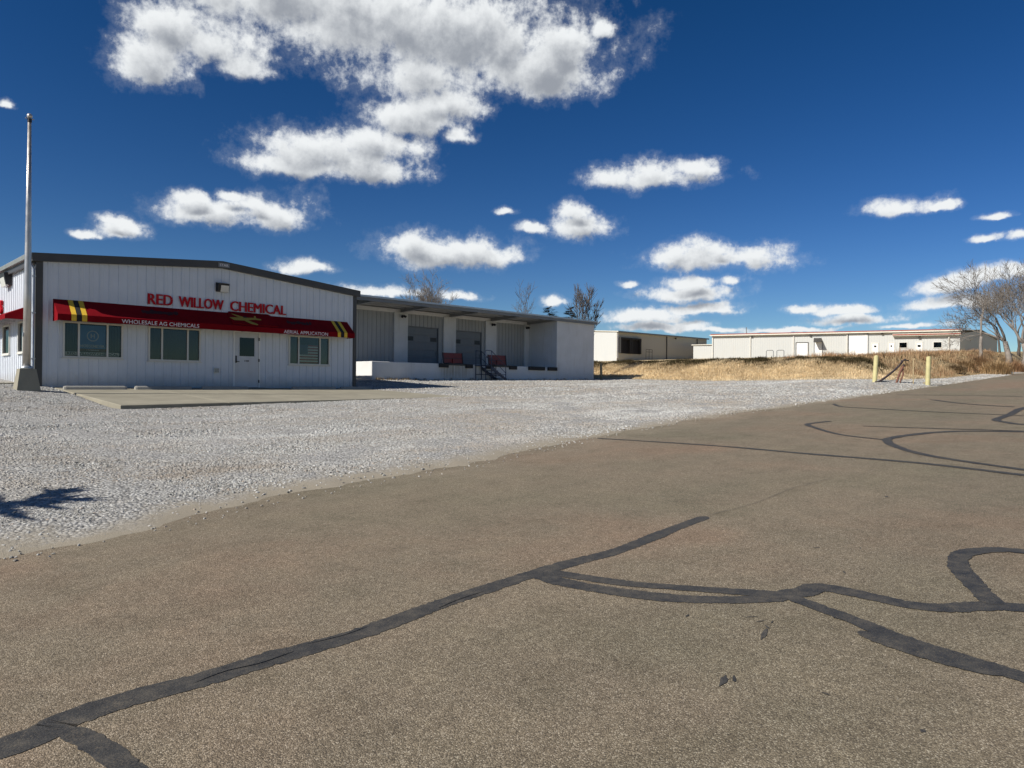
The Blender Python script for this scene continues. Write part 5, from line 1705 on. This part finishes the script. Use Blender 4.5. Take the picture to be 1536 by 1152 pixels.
# ---- conifers
def conifer(loc, height, radius, label, seed, sparse=1.0, blunt=.6):
    r = random.Random(seed)
    root = thing('conifer_tree', label, 'tree', loc, 'dark conifers')
    x, y, z = loc
    MB().tube([(x, y, z - .3), (x, y, z + height * .5), (x, y, z + height * .97)], [.05 * height * .35, .03 * height * .3, .01], 8).build('trunk', 'bark_dark', root, True)
    V, F = [], []
    nb = int(90 * sparse)
    for k in range(nb):
        f = (k + r.random()) / nb
        hz = z + height * (.1 + .9 * f)
        L = radius * (1 - f) ** blunt * r.uniform(.55, 1.15) + .08 * radius
        a = r.uniform(0, 2 * math.pi)
        dx, dy = math.cos(a), math.sin(a)
        m = max(4, int(L / radius * 22))
        for j in range(m):
            u = (j + .4) / m
            cx, cy, cz = x + dx * L * u, y + dy * L * u, hz - .12 * L * u + .10 * L * u * u
            for q in range(5):
                ang = r.uniform(0, 2 * math.pi)
                l = radius * r.uniform(.12, .24)
                ex, ey, ez = dx * .6 + math.cos(ang) * .7, dy * .6 + math.sin(ang) * .7, r.uniform(-.25, .35)
                sx, sy = -ey * .16, ex * .16
                b = len(V)
                V += [(cx - sx * l, cy - sy * l, cz), (cx + sx * l, cy + sy * l, cz), (cx + ex * l, cy + ey * l, cz + ez * l)]
                F.append((b, b + 1, b + 2))
    mass('crown', V, F, M['needle'], None, root)
    return root


for px, py, D, lab, sd in ((823, 462, 78, 'dark conifer tip showing above the dock roof, left of its partner', 3), (856, 463, 74, 'dark conifer tip above the dock roof beside the upright bare tree', 4)):
    g_ = ground_under(px, D); top = at_px(px, py, D).z
    conifer(g_, top - g_[2] + .1, 2.1, lab, sd, 1.3)
gz_ = float(terrain(-1.9, 10.55))
conifer((-2.75, 10.45, gz_), 4.15, 1.7, 'small conifer just out of frame casting the shadow on the near gravel', 9, .42, .42)


# ---- shrubs and brush on the right-hand bank
def shrub(loc, hgt, rad, label, seed, tone):
    r_ = np.random.default_rng(seed)
    n = 420
    a = r_.uniform(0, 2 * np.pi, n); rr = rad * np.sqrt(r_.uniform(0, 1, n)) * .55
    hgt = hgt * 1.3
    P = np.stack([loc[0] + rr * np.cos(a), loc[1] + rr * np.sin(a), np.full(n, loc[2])], 1)
    h_ = hgt * (1 - (rr / (rad * .62)) ** 2 * .45)
    c = np.tile(np.array(tone) * 1.25, (n, 1)) * r_.uniform(.6, 1.35, (n, 1))
    V, F, Cc = blades(P, h_ * r_.uniform(.45, 1.25, n), np.full(n, 1.0), .011, c * .85, c, r_, 6, .16)
    o = mass('dry_shrub', V, F, M['tint'], Cc)
    tag(o, label, 'shrub', 'dry shrubs on the roadside bank')


for px, py, D, hgt, rad, lab, tone in ((1495, 556, 62, 1.3, 1.6, 'large tan brush clump at the roadside below the bare trees', (.50, .36, .20)), (1468, 545, 70, 1.2, 1.3, 'brown brush clump at the foot of the slender forked tree', (.40, .27, .16)),
                                       (1520, 545, 70, 1.1, 1.4, 'reddish brush clump below the tall grey tree', (.46, .29, .17)), (1434, 540, 60, .7, 1.0, 'low dark brush clump at the bank brow before the warehouse end', (.30, .22, .13)),
                                       (1512, 538, 82, 1.3, 1.6, 'brush clump between the pale tree trunks', (.44, .31, .18)), (1448, 536, 64, .9, 1.0, 'small brown brush clump under the warehouse corner', (.42, .30, .17))):
    g_ = ground_under(px, D)
    shrub(g_, hgt, rad, lab, int(px), tone)

# ------------------------------------------------------------------ loose stones on the lot
def stone_nodes():
    ng = bpy.data.node_groups.new('scatter_stones', 'GeometryNodeTree')
    ng.interface.new_socket('Geometry', in_out='INPUT', socket_type='NodeSocketGeometry')
    ng.interface.new_socket('Geometry', in_out='OUTPUT', socket_type='NodeSocketGeometry')
    N, L = ng.nodes.new, ng.links.new
    gi, go = N('NodeGroupInput'), N('NodeGroupOutput')
    join = N('GeometryNodeJoinGeometry')
    for k in range(4):
        ico = N('GeometryNodeMeshIcoSphere'); ico.inputs['Radius'].default_value = 1.0; ico.inputs['Subdivisions'].default_value = 1
        sp = N('GeometryNodeSetPosition')
        rv = N('FunctionNodeRandomValue'); rv.data_type = 'FLOAT_VECTOR'
        rv.inputs[0].default_value = (-.32, -.32, -.25); rv.inputs[1].default_value = (.32, .32, .25)
        rv.inputs['Seed'].default_value = 11 + k
        L(ico.outputs['Mesh'], sp.inputs['Geometry']); L(rv.outputs[0], sp.inputs['Offset'])
        tr = N('GeometryNodeTransform'); tr.inputs['Scale'].default_value = ((1.2, .85, .7), (1, 1, .75), (1.35, .8, .6), (.95, .9, .85))[k]
        L(sp.outputs[0], tr.inputs['Geometry'])
        ti = N('GeometryNodeGeometryToInstance'); L(tr.outputs[0], ti.inputs[0])
        L(ti.outputs[0], join.inputs[0])
    iop = N('GeometryNodeInstanceOnPoints')
    L(gi.outputs[0], iop.inputs['Points']); L(join.outputs[0], iop.inputs['Instance'])
    iop.inputs['Pick Instance'].default_value = True
    rr = N('FunctionNodeRandomValue'); rr.data_type = 'FLOAT_VECTOR'
    rr.inputs[0].default_value = (-.6, -.6, 0); rr.inputs[1].default_value = (.6, .6, 6.283)
    L(rr.outputs[0], iop.inputs['Rotation'])
    na = N('GeometryNodeInputNamedAttribute'); na.data_type = 'FLOAT'; na.inputs[0].default_value = 'size'
    L(na.outputs[0], iop.inputs['Scale'])
    sm_ = N('GeometryNodeSetMaterial'); sm_.inputs['Material'].default_value = M['stone']
    L(iop.outputs[0], sm_.inputs[0]); L(sm_.outputs[0], go.inputs[0])
    return ng


def stone_mat():
    t = NT('limestone_chip')
    oi = t.n('ShaderNodeObjectInfo')
    col = t.ramp(oi.outputs['Random'], [(0.0, (0.16, 0.155, 0.14)), (0.25, (0.29, 0.285, 0.262)), (0.6, (0.385, 0.38, 0.355)), (0.9, (0.52, 0.515, 0.49)), (1.0, (0.34, 0.27, 0.21))])
    n = t.noise(t.geo(), 45, 4)
    col = t.mix(t.rng(n, .4, .7, 0, .35), col, (0.27, 0.262, 0.245))
    pg = t.geo()
    dirt = t.rng(t.noise(t.mapped(pg, (0.55, 1.3, 1)), 0.42, 6, 0.62), 0.44, 0.66)
    col = t.mix(t.math('MULTIPLY', dirt, 0.65), col, (0.27, 0.225, 0.175))
    pale = t.rng(t.noise(t.mapped(pg, (0.4, 1.4, 1)), 0.30, 4, 0.6), 0.50, 0.68)
    col = t.mix(t.math('MULTIPLY', pale, 0.35), col, (0.60, 0.60, 0.58))
    t.bsdf(col, 0.9, 0, None, 0.15)
    return t.m


M['stone'] = stone_mat()


def scatter(name, n, srange, trange, keep, size, label, mat=None):
    r_ = np.random.default_rng(len(name) + n)
    P = np.stack([r_.uniform(*srange, n), r_.uniform(*trange, n)], 1)
    k = keep(P[:, 0], P[:, 1], r_.uniform(0, 1, n))
    P = P[k]
    # only what the camera's side can see; leaves the pad and the building free
    pad_ = (P[:, 0] > 6.0) & (P[:, 0] < 16.5 - (P[:, 1] - 20.5) * -.2) & (P[:, 1] > 20.4)
    P = P[~pad_ & ~((P[:, 0] > 5.3) & (P[:, 0] < 18.2) & (P[:, 1] > 27))]
    z = lot_z(P[:, 0], P[:, 1])
    z = np.maximum(z, road_z(P[:, 0]) + .002)
    me = bpy.data.meshes.new(name)
    me.vertices.add(len(P)); me.vertices.foreach_set('co', np.concatenate([P, z[:, None]], 1).astype(np.float32).ravel())
    at = me.attributes.new('size', 'FLOAT', 'POINT')
    sz = size * np.clip(np.exp(r_.normal(0, .38, len(P))), .4, 2.2)
    at.data.foreach_set('value', sz.astype(np.float32))
    me.materials.append(M['stone'])
    o = bpy.data.objects.new(name, me); COL.objects.link(o)
    m = o.modifiers.new('stones', 'NODES'); m.node_group = STONES
    tag(o, label, 'gravel', None, 'stuff')
    return o


STONES = stone_nodes()


def cone(s, t, pad=.06):
    a = np.arctan2(t, s)
    return (a < math.radians(44.55 + 37.5)) & (a > math.radians(44.55 - 37.5))


def keep_near(s, t, u):
    d = t - edge(s)
    dist = np.hypot(s, t)
    return cone(s, t) & (dist < 15) & (u < np.clip((d - .45) / .6, .03, 1)) & (d > -.35) & ~((d < .1) & (u > .012))


def keep_mid(s, t, u):
    d = t - edge(s); dist = np.hypot(s, t)
    return cone(s, t) & (dist >= 15) & (dist < 27) & (u < np.clip((d - .15) / .6, .02, 1)) & (d > -.2)


def keep_far(s, t, u):
    d = t - edge(s); dist = np.hypot(s, t)
    return cone(s, t) & (dist >= 27) & (d > .1) & (u < np.clip(d / .7, .02, 1)) & (s < 45) & ((t < 32.8) | (s < 22)) | (cone(s, t) & (s >= 45) & (d > .1) & (d < 2.3) & (s < 75))


scatter('near_gravel', 320000, (-2, 14), (7, 15.2), keep_near, .0122, 'near loose white crushed stone beside the road')
scatter('mid_gravel', 380000, (1, 26), (7.5, 27), keep_mid, .0152, 'loose white crushed stone in the middle of the lot')
scatter('far_gravel', 190000, (3, 75), (9, 33), keep_far, .026, 'loose white crushed stone by the docks and bank')
